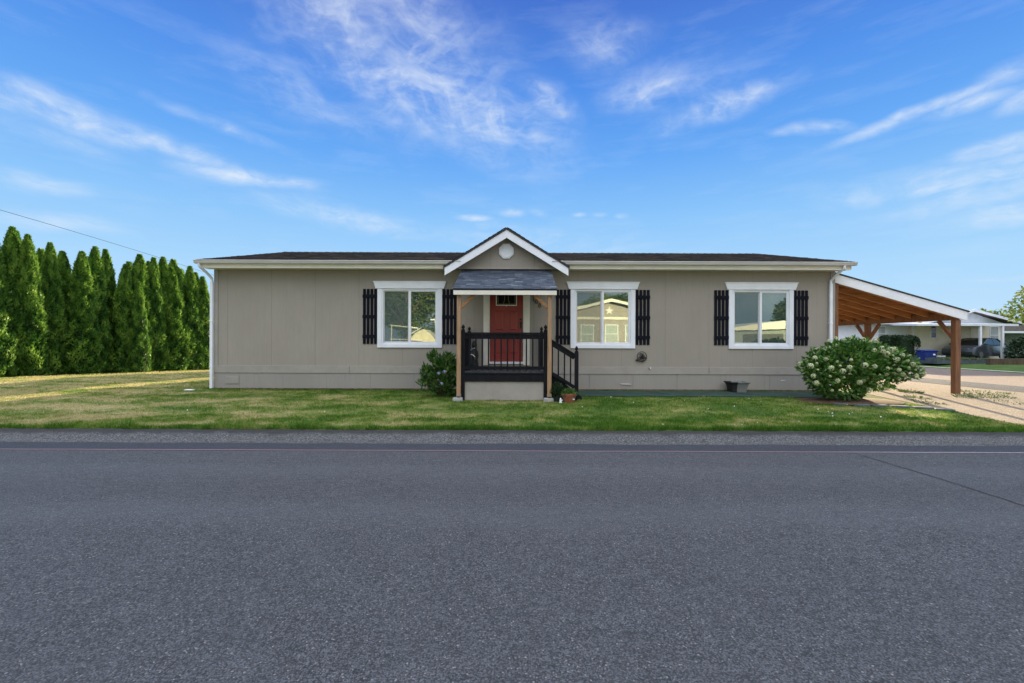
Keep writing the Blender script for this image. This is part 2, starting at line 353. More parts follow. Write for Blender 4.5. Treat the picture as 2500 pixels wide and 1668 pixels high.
_f = _t.math('MULTIPLY', _t.mr(_t.math('ADD', _t.sep(_co)[1], _t.math('MULTIPLY', _t.noise(_co, 7, 4), .12)), 7.90, 8.00), 0.85)
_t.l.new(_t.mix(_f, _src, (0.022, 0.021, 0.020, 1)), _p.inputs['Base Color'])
M['drive'] = asphalt_mat('worn_pale_asphalt', (0.245, 0.195, 0.138), 0.5, agg=50, contrast=1.1)
M['street'] = asphalt_mat('side_street_asphalt', (0.20, 0.155, 0.125), 0.3, agg=50, contrast=0.6)

def glass_mat(name, refl, tint, haze):
    m = bpy.data.materials.new(name); m.use_nodes = True; t = NT(m.node_tree)
    t.n.remove(t.n['Principled BSDF'])
    gl = t.new('ShaderNodeBsdfGlossy'); gl.inputs['Roughness'].default_value = 0.015; gl.inputs[0].default_value = (0.80, 0.90, 0.84, 1)
    tr = t.new('ShaderNodeBsdfTransparent'); tr.inputs[0].default_value = (*tint, 1)
    b = t.new('ShaderNodeBump'); b.inputs['Strength'].default_value = 0.05; b.inputs['Distance'].default_value = 0.01
    t.l.new(t.noise(t.new('ShaderNodeTexCoord').outputs['Object'], 1.6, 2), b.inputs['Height']); t.l.new(b.outputs[0], gl.inputs['Normal'])
    lw = t.new('ShaderNodeLayerWeight'); lw.inputs[0].default_value = 0.3
    f = t.mr(lw.outputs['Fresnel'], 0.0, 1.0, refl, 0.95)
    df = t.new('ShaderNodeBsdfDiffuse'); df.inputs[0].default_value = (0.20, 0.28, 0.28, 1)   # dust / insect mesh on the pane
    m0 = t.new('ShaderNodeMixShader'); m0.inputs[0].default_value = haze; t.l.new(tr.outputs[0], m0.inputs[1]); t.l.new(df.outputs[0], m0.inputs[2])
    mx = t.new('ShaderNodeMixShader'); t.l.new(f, mx.inputs[0]); t.l.new(m0.outputs[0], mx.inputs[1]); t.l.new(gl.outputs[0], mx.inputs[2])
    t.l.new(mx.outputs[0], t.n['Material Output'].inputs[0])
    return m
M['glass'] = glass_mat('window_glass', 0.19, (0.75, 0.85, 0.83), 0.16)
M['screen'] = glass_mat('screened_glass', 0.09, (0.45, 0.52, 0.52), 0.36)

# red painted edge line, worn, turning pale pink to the right
def line_mat():
    m = bpy.data.materials.new('worn_red_line'); m.use_nodes = True; t = NT(m.node_tree); p = t.n['Principled BSDF']
    co = t.new('ShaderNodeTexCoord').outputs['Object']; x, y, z = t.sep(co)
    n = t.noise(t.vmath('MULTIPLY', co, (2, 10, 1)), 6, 5, 0.7)
    c = t.mix(t.mr(x, 4.6, 6.2), (0.21, 0.085, 0.095, 1), (0.34, 0.27, 0.29, 1))
    c = t.mix(t.mr(n, 0.35, 0.6, 0, 0.75), (0.07, 0.075, 0.088, 1), c)
    c = t.mix(t.mr(y, 7.055, 7.045, 0, 0.5), c, (0.20, 0.20, 0.21, 1))
    t.l.new(c, p.inputs['Base Color']); p.inputs['Roughness'].default_value = 0.8
    return m
M['redline'] = line_mat()

# ------------------------------------------------------------------ object helpers
ORG = {}
def tag(o, label=None, cat=None, group=None, kind=None):
    if label: o['label'] = label
    if cat: o['category'] = cat
    if group: o['group'] = group
    if kind: o['kind'] = kind
    return o
def thing(name, loc, label, cat, group=None):
    o = bpy.data.objects.new(name, None); COL.objects.link(o); o.location = loc; o.empty_display_size = 0.2
    ORG[o.name] = Vector(loc); return tag(o, label, cat, group)
def link(name, me, parent=None):
    o = bpy.data.objects.new(name, me); COL.objects.link(o)
    if parent is not None: o.parent = parent; ORG[o.name] = ORG.get(parent.name, Vector((0, 0, 0)))
    else: ORG[o.name] = Vector((0, 0, 0))
    return o
class MB:
    def __init__(s): s.v = []; s.f = []; s.t = []
    def add(s, vs, fs, tone=0.5):
        n = len(s.v); s.v += [tuple(q) for q in vs]; s.f += [tuple(i + n for i in f) for f in fs]; s.t += [tone] * len(vs); return s
    def box(s, x0, x1, y0, y1, z0, z1, tone=0.5):
        vs = [(x0, y0, z0), (x1, y0, z0), (x1, y1, z0), (x0, y1, z0), (x0, y0, z1), (x1, y0, z1), (x1, y1, z1), (x0, y1, z1)]
        return s.add(vs, [(0, 3, 2, 1), (4, 5, 6, 7), (0, 1, 5, 4), (1, 2, 6, 5), (2, 3, 7, 6), (3, 0, 4, 7)], tone)
    def hexa(s, a, b, tone=0.5):   # a, b: 4 points each (bottom loop, top loop)
        return s.add(list(a) + list(b), [(0, 3, 2, 1), (4, 5, 6, 7), (0, 1, 5, 4), (1, 2, 6, 5), (2, 3, 7, 6), (3, 0, 4, 7)], tone)
    def beam(s, p, q, wd, hg, up=(0, 0, 1)):  # bar from p to q, width wd (sideways), height hg (along up)
        p, q, up = Vector(p), Vector(q), Vector(up); d = (q - p).normalized(); sd_ = d.cross(up).normalized(); u = sd_.cross(d).normalized()
        a = [p + sd_ * (wd / 2 * i) + u * (hg / 2 * j) for i, j in ((-1, -1), (1, -1), (1, 1), (-1, 1))]
        b = [v + (q - p) for v in a]
        return s.hexa(a, b)
    def prism(s, pts, y0, y1, axis='y'):   # polygon in x-z pushed along y (or y-z along x, x-y along z)
        n = len(pts)
        mk = {'y': lambda a, b, c: (a, c, b), 'x': lambda a, b, c: (c, a, b), 'z': lambda a, b, c: (a, b, c)}[axis]
        vs = [mk(a, b, y0) for a, b in pts] + [mk(a, b, y1) for a, b in pts]
        fs = [tuple(range(n)), tuple(range(2 * n - 1, n - 1, -1))] + [(i, (i + 1) % n + 0, (i + 1) % n + n, i + n)[::-1] for i in range(n)]
        return s.add(vs, fs)
    def lathe(s, c, prof, n=16, sx=1.0, sy=1.0):
        vs = []; fs = []
        for (r, z) in prof:
            for k in range(n):
                a = 2 * math.pi * k / n; vs.append((c[0] + r * sx * math.cos(a), c[1] + r * sy * math.sin(a), c[2] + z))
        for i in range(len(prof) - 1):
            for k in range(n):
                k2 = (k + 1) % n; fs.append((i * n + k, i * n + k2, (i + 1) * n + k2, (i + 1) * n + k))
        fs.append(tuple(range(n))[::-1]); fs.append(tuple((len(prof) - 1) * n + k for k in range(n)))
        return s.add(vs, fs)
    def tube(s, pts, r, n=8, radii=None):
        pts = [Vector(p) for p in pts]; vs = []; fs = []
        for i, p in enumerate(pts):
            d = (pts[min(i + 1, len(pts) - 1)] - pts[max(i - 1, 0)]).normalized()
            up = Vector((0, 0, 1)) if abs(d.z) < 0.9 else Vector((0, 1, 0))
            a = d.cross(up).normalized(); b = a.cross(d)
            rr = radii[i] if radii else r
            for k in range(n):
                t = 2 * math.pi * k / n; vs.append(p + a * rr * math.cos(t) + b * rr * math.sin(t))
        for i in range(len(pts) - 1):
            for k in range(n):
                k2 = (k + 1) % n; fs.append((i * n + k, i * n + k2, (i + 1) * n + k2, (i + 1) * n + k))
        fs.append(tuple(range(n))[::-1]); fs.append(tuple((len(pts) - 1) * n + k for k in range(n)))
        return s.add(vs, fs)
    def build(s, name, mat, parent=None, bevel=0.0, smooth=False):
        org = ORG.get(parent.name, Vector((0, 0, 0))) if parent is not None else Vector((0, 0, 0))
        me = bpy.data.meshes.new(name)
        me.from_pydata([(v[0] - org.x, v[1] - org.y, v[2] - org.z) for v in s.v], [], s.f)
        me.materials.append(mat)
        at = me.attributes.new('tone', 'FLOAT', 'POINT'); at.data.foreach_set('value', s.t)
        import bmesh
        bm = bmesh.new(); bm.from_mesh(me); bmesh.ops.recalc_face_normals(bm, faces=bm.faces)
        if bevel: bmesh.ops.bevel(bm, geom=[e for e in bm.edges if len(e.link_faces) == 2 and e.calc_face_angle(0) > 0.5], offset=bevel, segments=1, affect='EDGES')
        bm.to_mesh(me); bm.free()
        if smooth:
            me.polygons.foreach_set('use_smooth', [True] * len(me.polygons))
            try: me.set_sharp_from_angle(angle=R(40))
            except Exception: pass
        return link(name, me, parent)
def origin_to(o, loc):   # move a top-level mesh's origin to its base
    loc = Vector(loc); o.data.transform(Matrix.Translation(-loc)); o.location = loc; return o
def copy_tree(o, parent=None):
    c = o.copy(); COL.objects.link(c); c.parent = parent
    for ch in list(o.children): copy_tree(ch, c)
    return c

rng = np.random.default_rng(11)
def card_mesh(name, P, D, N, L, W, tone, mat, extra=None):
    """many small leaf-shaped faces: base point, direction, normal, length, width"""
    D = D / np.linalg.norm(D, axis=1, keepdims=True); S = np.cross(D, N); S /= np.maximum(np.linalg.norm(S, axis=1, keepdims=True), 1e-6)
    Nn = np.cross(S, D)
    n = len(P); L = np.broadcast_to(L, (n,))[:, None]; W = np.broadcast_to(W, (n,))[:, None]
    v = np.empty((n, 4, 3))
    v[:, 0] = P; v[:, 1] = P + D * L * 0.45 + S * W / 2 + Nn * W * 0.15; v[:, 2] = P + D * L; v[:, 3] = P + D * L * 0.45 - S * W / 2 + Nn * W * 0.15
    v = v.reshape(-1, 3); f = np.arange(4 * n).reshape(n, 4); tn = np.repeat(tone, 4)
    if extra is not None:
        ev, ef, et = extra; f2 = ef + len(v); v = np.vstack([v, ev]); tn = np.concatenate([tn, et])
    else: f2 = np.empty((0, 4), int)
    fa = np.vstack([f, f2])
    me = bpy.data.meshes.new(name); me.vertices.add(len(v)); me.vertices.foreach_set('co', v.ravel())
    me.loops.add(fa.size); me.loops.foreach_set('vertex_index', fa.ravel().astype(np.int32))
    me.polygons.add(len(fa)); me.polygons.foreach_set('loop_start', np.arange(0, fa.size, 4, dtype=np.int32))
    me.update(calc_edges=True); me.materials.append(mat)
    at = me.attributes.new('tone', 'FLOAT', 'POINT'); at.data.foreach_set('value', tn.astype(np.float32))
    return me
def rnd_dirs(n):
    v = rng.normal(size=(n, 3)); return v / np.linalg.norm(v, axis=1, keepdims=True)

# ------------------------------------------------------------------ terrain
def sm(t): t = np.clip(t, 0, 1); return t * t * (3 - 2 * t)
CURB_Y = 8.08
def gz(x, y):
    x = np.asarray(x, float); y = np.asarray(y, float)
    z = -0.045 * np.clip(12.9 - y, 0, 4.82)
    z = z - 0.08 * sm((x - 9.2) / 3)
    z = z + 0.22 * sm((x - 25.0) / 3) * sm((y - 14) / 6)
    z = z - 0.028 * np.clip(y - 16.4, 0, 14) * sm((-x - 7.5) / 2)
    return z
def sheet(name, xs, ys, zf, mat, parent=None, kind=True):
    X, Y = np.meshgrid(xs, ys); Z = zf(X, Y); nx, ny = len(xs), len(ys)
    v = np.stack([X, Y, Z], -1).reshape(-1, 3); idx = np.arange(nx * ny).reshape(ny, nx)
    f = np.stack([idx[:-1, :-1], idx[:-1, 1:], idx[1:, 1:], idx[1:, :-1]], -1).reshape(-1, 4)
    me = bpy.data.meshes.new(name); me.from_pydata(v.tolist(), [], f.tolist()); me.materials.append(mat)
    me.polygons.foreach_set('use_smooth', [True] * len(me.polygons))
    o = link(name, me, parent)
    if kind and parent is None: o['kind'] = 'structure'
    return o
def lin(a, b, st): return np.linspace(a, b, max(2, int(round((b - a) / st)) + 1))
far = np.array([-900, -300, -100]); far2 = np.array([100, 300, 900, 1400])
gxs = np.concatenate([far, lin(-60, 60, 1.5), far2]); gys = np.concatenate([far, lin(-40, -2, 4), lin(-1.0, 60, 1.0), far2])
def ground_z(x, y):
    z = gz(x, y) - 0.03
    return np.where((y < CURB_Y) & (y > -2.5), -0.50, np.where(y <= -2.5, -0.26, z))
sheet('ground', gxs, gys, ground_z, M['lawn'])
sheet('lawn', lin(-45, 9.7, 0.5), lin(CURB_Y, 34, 0.4), lambda x, y: gz(x, y), M['lawn'])
def road_z(x, y): return -0.335 + 0.05 * (1 - ((y - 3.3) / 3.85) ** 2) + 0 * x
road = sheet('road', lin(-60, 60, 2.0), lin(-0.8, 7.05, 0.35), road_z, M['asphalt'])
# rolled asphalt curb + sealed gutter strip
prof = [(8.13, -0.235), (8.08, -0.205), (8.00, -0.208), (7.90, -0.235), (7.80, -0.27), (7.70, -0.312), (7.60, -0.329), (7.52, -0.336)]
def strip(name, xs, prof, mat, wob=0.0):
    py_ = np.array([p[0] for p in prof]); pz = np.array([p[1] for p in prof])
    X = np.repeat(xs[None, :], len(prof), 0); Y = np.repeat(py_[:, None], len(xs), 1).copy(); Z = np.repeat(pz[:, None], len(xs), 1).copy()
    if wob:
        Z += wob * np.interp(X, np.linspace(xs[0], xs[-1], 420), rng.normal(size=420)) * ((pz[:, None] < -0.21) & (pz[:, None] > -0.32))
        Y += 2 * wob * np.interp(X, np.linspace(xs[0], xs[-1], 130), rng.normal(size=130))
    nx, ny = len(xs), len(prof); idx = np.arange(nx * ny).reshape(ny, nx)
    f = np.stack([idx[:-1, :-1], idx[:-1, 1:], idx[1:, 1:], idx[1:, :-1]], -1).reshape(-1, 4)
    me = bpy.data.meshes.new(name); me.from_pydata(np.stack([X, Y, Z], -1).reshape(-1, 3).tolist(), [], f.tolist()); me.materials.append(mat)
    me.polygons.foreach_set('use_smooth', [True] * len(me.polygons))
    return tag(link(name, me), kind='structure')
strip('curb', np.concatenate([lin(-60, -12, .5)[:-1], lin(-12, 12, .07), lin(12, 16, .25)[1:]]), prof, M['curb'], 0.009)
strip('gutter', lin(-60, 16, 0.5), [(7.64, -0.331), (7.35, -0.334), (7.03, -0.331)], M['asphalt2'], 0.0015)
# worn red line over the seam
xs = lin(-50, 16, 0.2); jit = 0.004 * np.interp(xs, lin(-50, 16, 0.6), rng.normal(size=len(lin(-50, 16, 0.6))))
mb = MB()
for i in range(len(xs) - 1):
    a, b = xs[i], xs[i + 1]; ja, jb = jit[i], jit[i + 1]
    mb.add([(a, 7.035 + ja, -0.3255), (b, 7.035 + jb, -0.3255), (b, 7.098 + jb, -0.3275), (a, 7.098 + ja, -0.3275)], [(0, 1, 2, 3)])
tag(mb.build('painted_line', M['redline']), kind='structure')
# crack crossing the road
mb = MB(); yy = np.linspace(7.0, -0.5, 70); cx = 5.28 + np.cumsum(rng.normal(0, 0.012, 70)) * 0.6; wd = 0.005 + 0.006 * rng.random(70)
for i in range(69):
    z0, z1 = float(road_z(0, yy[i])) + 0.004, float(road_z(0, yy[i + 1])) + 0.004
    mb.add([(cx[i] - wd[i], yy[i], z0), (cx[i] + wd[i], yy[i], z0), (cx[i + 1] + wd[i + 1], yy[i + 1], z1), (cx[i + 1] - wd[i + 1], yy[i + 1], z1)], [(0, 1, 2, 3)])
mb.build('crack', pmat('crack_tar', (0.012, 0.013, 0.012), 0.9), road)
# driveway, its dark kerb strip, the side street
sheet('driveway', lin(9.68, 15.0, 0.35), lin(7.9, 26, 0.4), lambda x, y: np.where(y < CURB_Y, -0.30, gz(x, y)) + 0.006, M['drive'])
sheet('kerb_strip', lin(15.0, 17.0, 0.25), lin(7.9, 40, 0.5), lambda x, y: gz(x, y) + 0.012 + 0.05 * np.exp(-((x - 15.7) / 0.35) ** 2), M['asphalt2'])
sheet('side_street', lin(17.0, 24.5, 0.5), lin(7.0, 90, 1.0), lambda x, y: gz(x, y) + 0.010, M['street'])
sheet('street_edge', lin(24.5, 24.75, 0.125), lin(8.0, 90, 1.0), lambda x, y: gz(x, y) + 0.06 + 0 * x, M['cream'])

# ------------------------------------------------------------------ grass
def vnoise(x, y, sc, seed):
    r = np.random.default_rng(seed); G = r.random((128, 128)); X = x * sc + 37.3; Y = y * sc + 11.7
    i = np.floor(X).astype(int); j = np.floor(Y).astype(int); fx = sm(X - i); fy = sm(Y - j); i %= 127; j %= 127
    return (G[i, j] * (1 - fx) + G[i + 1, j] * fx) * (1 - fy) + (G[i, j + 1] * (1 - fx) + G[i + 1, j + 1] * fx) * fy
def grass(name, areas, mat):
    Ps = []; Hs = []
    for (x0, x1, y0, y1, n, h0) in areas:
        x = rng.uniform(x0, x1, n); y = rng.uniform(y0, y1, n)
        c = 0.45 * vnoise(x, y, 1.3, 1) + 0.55 * vnoise(x, y, 5.0, 2)
        keep = rng.random(n) < (0.35 + 0.9 * c); x, y, c = x[keep], y[keep], c[keep]
        ok = ~((x > -8.5) & (x < 9.2) & (y > 12.86)) & ~((x > 1.95) & (x < 8.9) & (y > 11.75 + 0.06 * np.sin(x * 3)) & (y < 12.75)) & ~((x > -1.05) & (x < .8) & (y > 11.3))
        ok &= y > CURB_Y - .05 + .11 * vnoise(x, y * 0, 1.7, 5) * vnoise(x, y * 0, 7.0, 6) * 1.6
        ok &= (x + 18.4 - .22 * (y - 16.4) > -0.3)
        ok &= ~((x > 7.3 + 0.0 * y) & (y > 10.9) & (x < 9.8))
        x, y, c = x[ok], y[ok], c[ok]
        edge = np.exp(-np.maximum(y - CURB_Y, 0) / 0.16)
        Ps.append(np.stack([x, y, gz(x, y) - 0.004], -1)); Hs.append(h0 * (0.45 + 0.9 * c) * (1 + 0.5 * edge))
    P = np.vstack(Ps); H = np.concatenate(Hs) * rng.uniform(0.6, 1.25, len(P)) * (.65 + .8 * vnoise(P[:, 0], P[:, 1], 3.1, 12)); n = len(P)
    a = rng.uniform(0, 2 * np.pi, n); lean = rng.uniform(0.15, 0.9, n)
    D = np.stack([np.cos(a) * lean, np.sin(a) * lean, np.ones(n)], -1)
    b = rng.uniform(0, 2 * np.pi, n); N = np.stack([np.cos(b), np.sin(b), np.zeros(n)], -1)
    W = 0.004 + 0.00055 * P[:, 1]
    me = card_mesh(name, P, D, N, H, W, np.clip(.5 * rng.random(len(P)) + .9 * (vnoise(P[:, 0], P[:, 1], 6.5, 9) * .6 + vnoise(P[:, 0], P[:, 1], 17, 10) * .4) - .2, 0, 1), mat)
    return tag(link(name, me), 'short patchy green and straw coloured lawn grass in front of the house', 'grass', kind='stuff')
grass('grass', [(-11, 9.7, 8.05, 9.3, 90000, 0.052), (-15, 9.7, 9.3, 13.0, 150000, 0.042), (-19, -8.3, 11.0, 17.0, 60000, 0.04), (-19, -8.5, 17.0, 26.0, 30000, 0.05),
                (-10.5, 9.3, 8.03, 8.24, 15000, 0.085)], M['blade'])
n = 1500; x = rng.uniform(-11, 12, n); y = np.where(rng.random(n) < .7, 7.62 + rng.normal(0, .035, n), rng.uniform(6.9, 8.05, n))
x = x + .3 * np.sin(x * 9); zz = np.interp(-y, [-8.05, -7.9, -7.7, -7.6, -6.9], [-.205, -.230, -.308, -.326, -.324]) + .004
P_ = np.stack([x, y, zz], -1); a = rng.uniform(0, 6.28, n); D_ = np.stack([np.cos(a), np.sin(a), rng.uniform(-.05, .25, n)], -1); N_ = rnd_dirs(n) * .3 + np.array([0, 0, 1])
tag(link('leaf_litter', card_mesh('leaf_litter', P_, D_, N_, rng.uniform(.008, .035, n), .010, rng.random(n), leaf_mat('dry_litter', (.03, .022, .015), (.12, .085, .045), (.30, .23, .12), .1, .9))), 'dry leaf bits and grit lying along the gutter seam', 'litter', kind='stuff')
# small white clover heads / petals strewn on the lawn
mb = MB()
for i in range(26):
    x = random.uniform(-9, 8.8) if i > 16 else random.uniform(4, 8.8); y = random.uniform(8.3, 11.6); z = float(gz(x, y)) + 0.03
    r = random.uniform(0.007, 0.014); mb.lathe((x, y, z), [(r * .5, -r), (r, 0), (r * .5, r)], 6)
tag(mb.build('clover_flowers', M['white']), 'tiny white clover flowers scattered over the lawn', 'flowers', kind='stuff')
# weeds in the driveway cracks and along the skirting
def tuft(cx, cy, n, rad, h, upd=0.6):
    a = rng.uniform(0, 2 * np.pi, n); r = rad * np.sqrt(rng.random(n)); x = cx + r * np.cos(a); y = cy + r * np.sin(a)
    P = np.stack([x, y, gz(x, y)], -1); D = np.stack([np.cos(a) * .6, np.sin(a) * .6, np.full(n, upd)], -1) + rng.normal(0, .2, (n, 3))
    return P, D, rnd_dirs(n), h * rng.uniform(.5, 1.2, n)
parts = [tuft(*q) for q in [(11.0, 13.9, 160, .35, .10), (11.55, 13.2, 120, .28, .12), (10.7, 12.0, 90, .3, .07), (12.4, 12.4, 90, .3, .08), (13.2, 12.6, 220, .5, .07), (12.2, 15.2, 120, .4, .10), (10.2, 11.2, 90, .35, .06), (13.9, 13.4, 160, .6, .06), (12.7, 11.6, 60, .4, .05)]]
parts += [tuft(x, 12.80, 26, .09, .05) for x in np.arange(2.2, 8.6, .33) if rng.random() < .75]
parts += [tuft(x, 12.80, 26, .12, .06) for x in np.arange(-8.3, -2.2, .3) if rng.random() < .8]
P_, D_, N_, H_ = [np.concatenate([p[i] for p in parts]) for i in range(4)]
tag(link('weeds', card_mesh('weeds', P_, D_, N_, H_, 0.022, rng.uniform(.2, 1, len(P_)), M['weed'])), 'low green weeds in the driveway and along the skirting', 'weeds', kind='stuff')

# ------------------------------------------------------------------ main house
WY = 12.9                         # front wall plane
house = thing('manufactured_house', (0.35, 17.0, 0), 'long single-storey taupe house with white trimmed windows, small front gable and low brown roof', 'house')
WX0, WX1 = -8.44, 9.14
WIN = [-2.897, 2.57, 7.05]
WZ0, WZ1 = 1.27, 2.84             # hole
def wall_front():
    mb = MB(); y0, y1 = WY, WY + 0.12; cur = WX0; zt = 3.385; zb = 0.455
    holes = [(c - 0.80, c + 0.80, WZ0, WZ1) for c in WIN] + [(-0.66, 0.335, 0.78, 2.88)]
    holes.sort()
    for (a, b, z0, z1) in holes:
        mb.box(cur, a, y0, y1, zb, zt); mb.box(a, b, y0, y1, zb, z0); mb.box(a, b, y0, y1, z1, zt); cur = b
    mb.box(cur, WX1, y0, y1, zb, zt)
    mb.box(WX0, WX0 + .12, y1, 21.4, zb, zt); mb.box(WX1 - .12, WX1, y1, 21.4, zb, zt); mb.box(WX0, WX1, 21.4, 21.52, zb, zt)
    # end gables
    for x0, x1 in ((WX0, WX0 + .12), (WX1 - .12, WX1)):
        mb.prism([(WY, zt), (21.52, zt), (17.2, 4.62)], x0, x1, 'x')
    return mb
wall_front().build('wall', M['siding'], house)
MB().box(WX0 + .12, WX1 - .12, 13.0, 21.4, 0.70, 0.78).box(WX0 + .12, WX1 - .12, 14.6, 14.7, 0.78, 3.38).build('interior_floor', M['interior'], house)
# corner boards & frieze
for a, b in ((WX0 - .004, WX0 + .11), (WX1 - .12, WX1 + .004)): MB().box(a, b, WY - .018, WY, .66, 3.385).build('corner_board', M['taupe'], house, 0.003)
mb = MB()
cuts = [WX0, -5.0, -1.26, None, .87, 1.33, 5.58, WX1]
for a, b in ((WX0, -4.6), (-4.595, -1.3), (.9, 1.42), (1.425, 5.575), (5.585, WX1)):
    mb.box(a, b - .004, WY - .022, WY, .458, .662)
mb.box(-1.3, .9, WY - .02, WY, .46, .66)
mb.build('belt_board', M['taupe'], house, 0.003)
mb = MB()
sk = [WX0, -7.17, -4.72, -3.46, -2.2, -1.1, .9, 2.2, 3.45, 4.7, 6.08, 7.3, WX1]
for a, b in zip(sk[:-1], sk[1:]): mb.box(a + .002, b - .002, WY - .004, WY + .02, 0.02, .458)
for q in (3.45, 6.08, -3.46): mb.box(q - .018, q + .018, WY - .010, WY - .004, .02, .455)
mb.box(WX0, WX0 + .02, WY + .02, 21.5, 0.0, .455); mb.box(WX1 - .02, WX1, WY + .02, 21.5, 0.0, .455); mb.box(WX0, WX1, 21.5, 21.52, 0, .455)
mb.build('skirting', M['skirt'], house)
MB().box(WX0 + .02, WX1 - .02, WY - .03, WY + .05, -.06, .03).build('footing', M['paver'], house)
mb = MB().box(-8.12, -7.72, WY - .016, WY - .004, .14, .36); mb.box(-8.10, -7.74, WY - .022, WY - .016, .16, .34); mb.build('crawl_space_hatch', M['taupe'], house, .002)

# --- roof
EZ, RZ, EY, RY = 3.565, 4.70, 12.42, 17.2
RX0, RX1 = -8.62, 9.34
def shingle_field(mb, p0, du, dv, ulen, vlen, course, tab, thick, seed, clip=None):
    r = random.Random(seed); du, dv = Vector(du).normalized(), Vector(dv).normalized(); n = du.cross(dv).normalized()
    if n.z < 0: n = -n
    p0 = Vector(p0); nc = int(vlen / course)
    for i in range(nc):
        v0 = i * vlen / nc; v1 = v0 + vlen / nc * 1.12 if i < nc - 1 else vlen
        u = -r.random() * tab
        while u < ulen:
            tw = tab * r.uniform(.55, 1.35); a, b = max(u, 0), min(u + tw - .006, ulen); u += tw
            if b - a < .03: continue
            if clip and clip(a, b, v0): continue
            th = thick * r.uniform(.7, 1.5); tn = min(1, max(0, r.gauss(.45, .24)))
            low = p0 + dv * v0 + n * (th + .006); hi = p0 + dv * v1 + n * .004
            A, B, C, D = low + du * a, low + du * b, hi + du * b, hi + du * a
            mb.add([A, B, C, D, A - n * th * 1.4, B - n * th * 1.4], [(0, 1, 2, 3), (4, 5, 1, 0)], tn)
slope = (RZ - EZ) / (RY - EY); slen = math.hypot(RY - EY, RZ - EZ)
mb = MB()
# deck slabs (front and back)
WYr = WY - .032; zw = EZ + (WYr - EY) * slope
mb.hexa([(RX0, WYr, zw - .05), (RX1, WYr, zw - .05), (RX1, RY, RZ - .05), (RX0, RY, RZ - .05)], [(RX0, WYr, zw), (RX1, WYr, zw), (RX1, RY, RZ), (RX0, RY, RZ)], .2)
for a_, b_ in ((RX0, -.157 - 1.27), (-.157 + 1.27, RX1)): mb.hexa([(a_, EY, EZ - .05), (b_, EY, EZ - .05), (b_, WYr - .001, zw - .05), (a_, WYr - .001, zw - .05)], [(a_, EY, EZ), (b_, EY, EZ), (b_, WYr - .001, zw), (a_, WYr - .001, zw)], .2)
mb.hexa([(RX0, RY + .002, RZ - .05), (RX1, RY + .002, RZ - .05), (RX1, 21.98, EZ - .05), (RX0, 21.98, EZ - .05)], [(RX0, RY + .002, RZ), (RX1, RY + .002, RZ), (RX1, 21.98, EZ), (RX0, 21.98, EZ)], .2)
shingle_field(mb, (RX0, EY - .02, EZ), (1, 0, 0), (0, RY - EY, RZ - EZ), RX1 - RX0, slen, .142, .30, .012, 3, lambda a_, b_, v_: v_ < .52 and RX0 + b_ > -1.40 and RX0 + a_ < 1.10)
# ridge caps
k = RX0
while k < RX1 - .1:
    mb.hexa([(k, RY - .14, RZ - .02), (k + .32, RY - .14, RZ - .02), (k + .32, RY + .14, RZ - .02), (k, RY + .14, RZ - .02)], [(k, RY - .01, RZ + .038), (k + .32, RY - .01, RZ + .020), (k + .32, RY + .01, RZ + .020), (k, RY + .01, RZ + .038)], random.random()); k += .26
mb.build('roof', M['shingle'], house)
# soffit + fascia
GX = -.157
MB().box(RX0 + .03, GX - 1.66, EY + .13, WY, 3.385, 3.40).box(GX + 1.66, RX1 - .03, EY + .13, WY, 3.385, 3.40).build('soffit', M['cream'], house)
GX = -.157                                    # gable centre
FZ0, FZ1 = 3.368, 3.535
mb = MB(); mb.box(RX0 + .02, GX - 1.69, EY + .10, EY + .13, FZ0, FZ1); mb.box(GX + 1.695, RX1 - .02, EY + .10, EY + .13, FZ0, FZ1)
for xx in (RX0 + .004, RX1 - .03): mb.hexa([(xx, EY + .10, FZ0 + .02), (xx + .026, EY + .10, FZ0 + .02), (xx + .026, RY, RZ - .24), (xx, RY, RZ - .24)], [(xx, EY + .10, EZ - .055), (xx + .026, EY + .10, EZ - .055), (xx + .026, RY, RZ - .055), (xx, RY, RZ - .055)])
mb.build('fascia', M['cream'], house, .003)
gp = [(EY + .10, 3.575), (EY - .02, 3.578), (EY - .025, 3.555), (EY - .012, 3.545), (EY + .0, 3.50), (EY + .015, 3.478), (EY + .10, 3.478)]
for a, b in ((RX0 - .08, GX - 1.255), (GX + 1.24, RX1 + .08)):
    g_ = MB().prism(gp, a, b, 'x'); g_.build('gutter', M['alu'], house)
# downspouts
def downspout(x, side, xtop, mat, z1=.02):
    mb = MB(); r = .037
    mb.tube([(xtop, EY + .04, 3.49), (xtop, EY + .05, 3.41), ((xtop * .45 + x * .55), EY + .25, 3.27), (x, WY - .06, 3.12), (x, WY - .055, 3.0)], r, 10)
    mb.box(x - .038, x + .038, WY - .092, WY - .026, z1, 3.03)
    for z in (.62, 1.9): mb.box(x - .046, x + .046, WY - .098, WY - .022, z, z + .03)
    return mb.build('downspout', mat, house, .004)
downspout(-8.475, -1, -8.58, M['white']); downspout(8.99, 1, 9.10, M['white'])

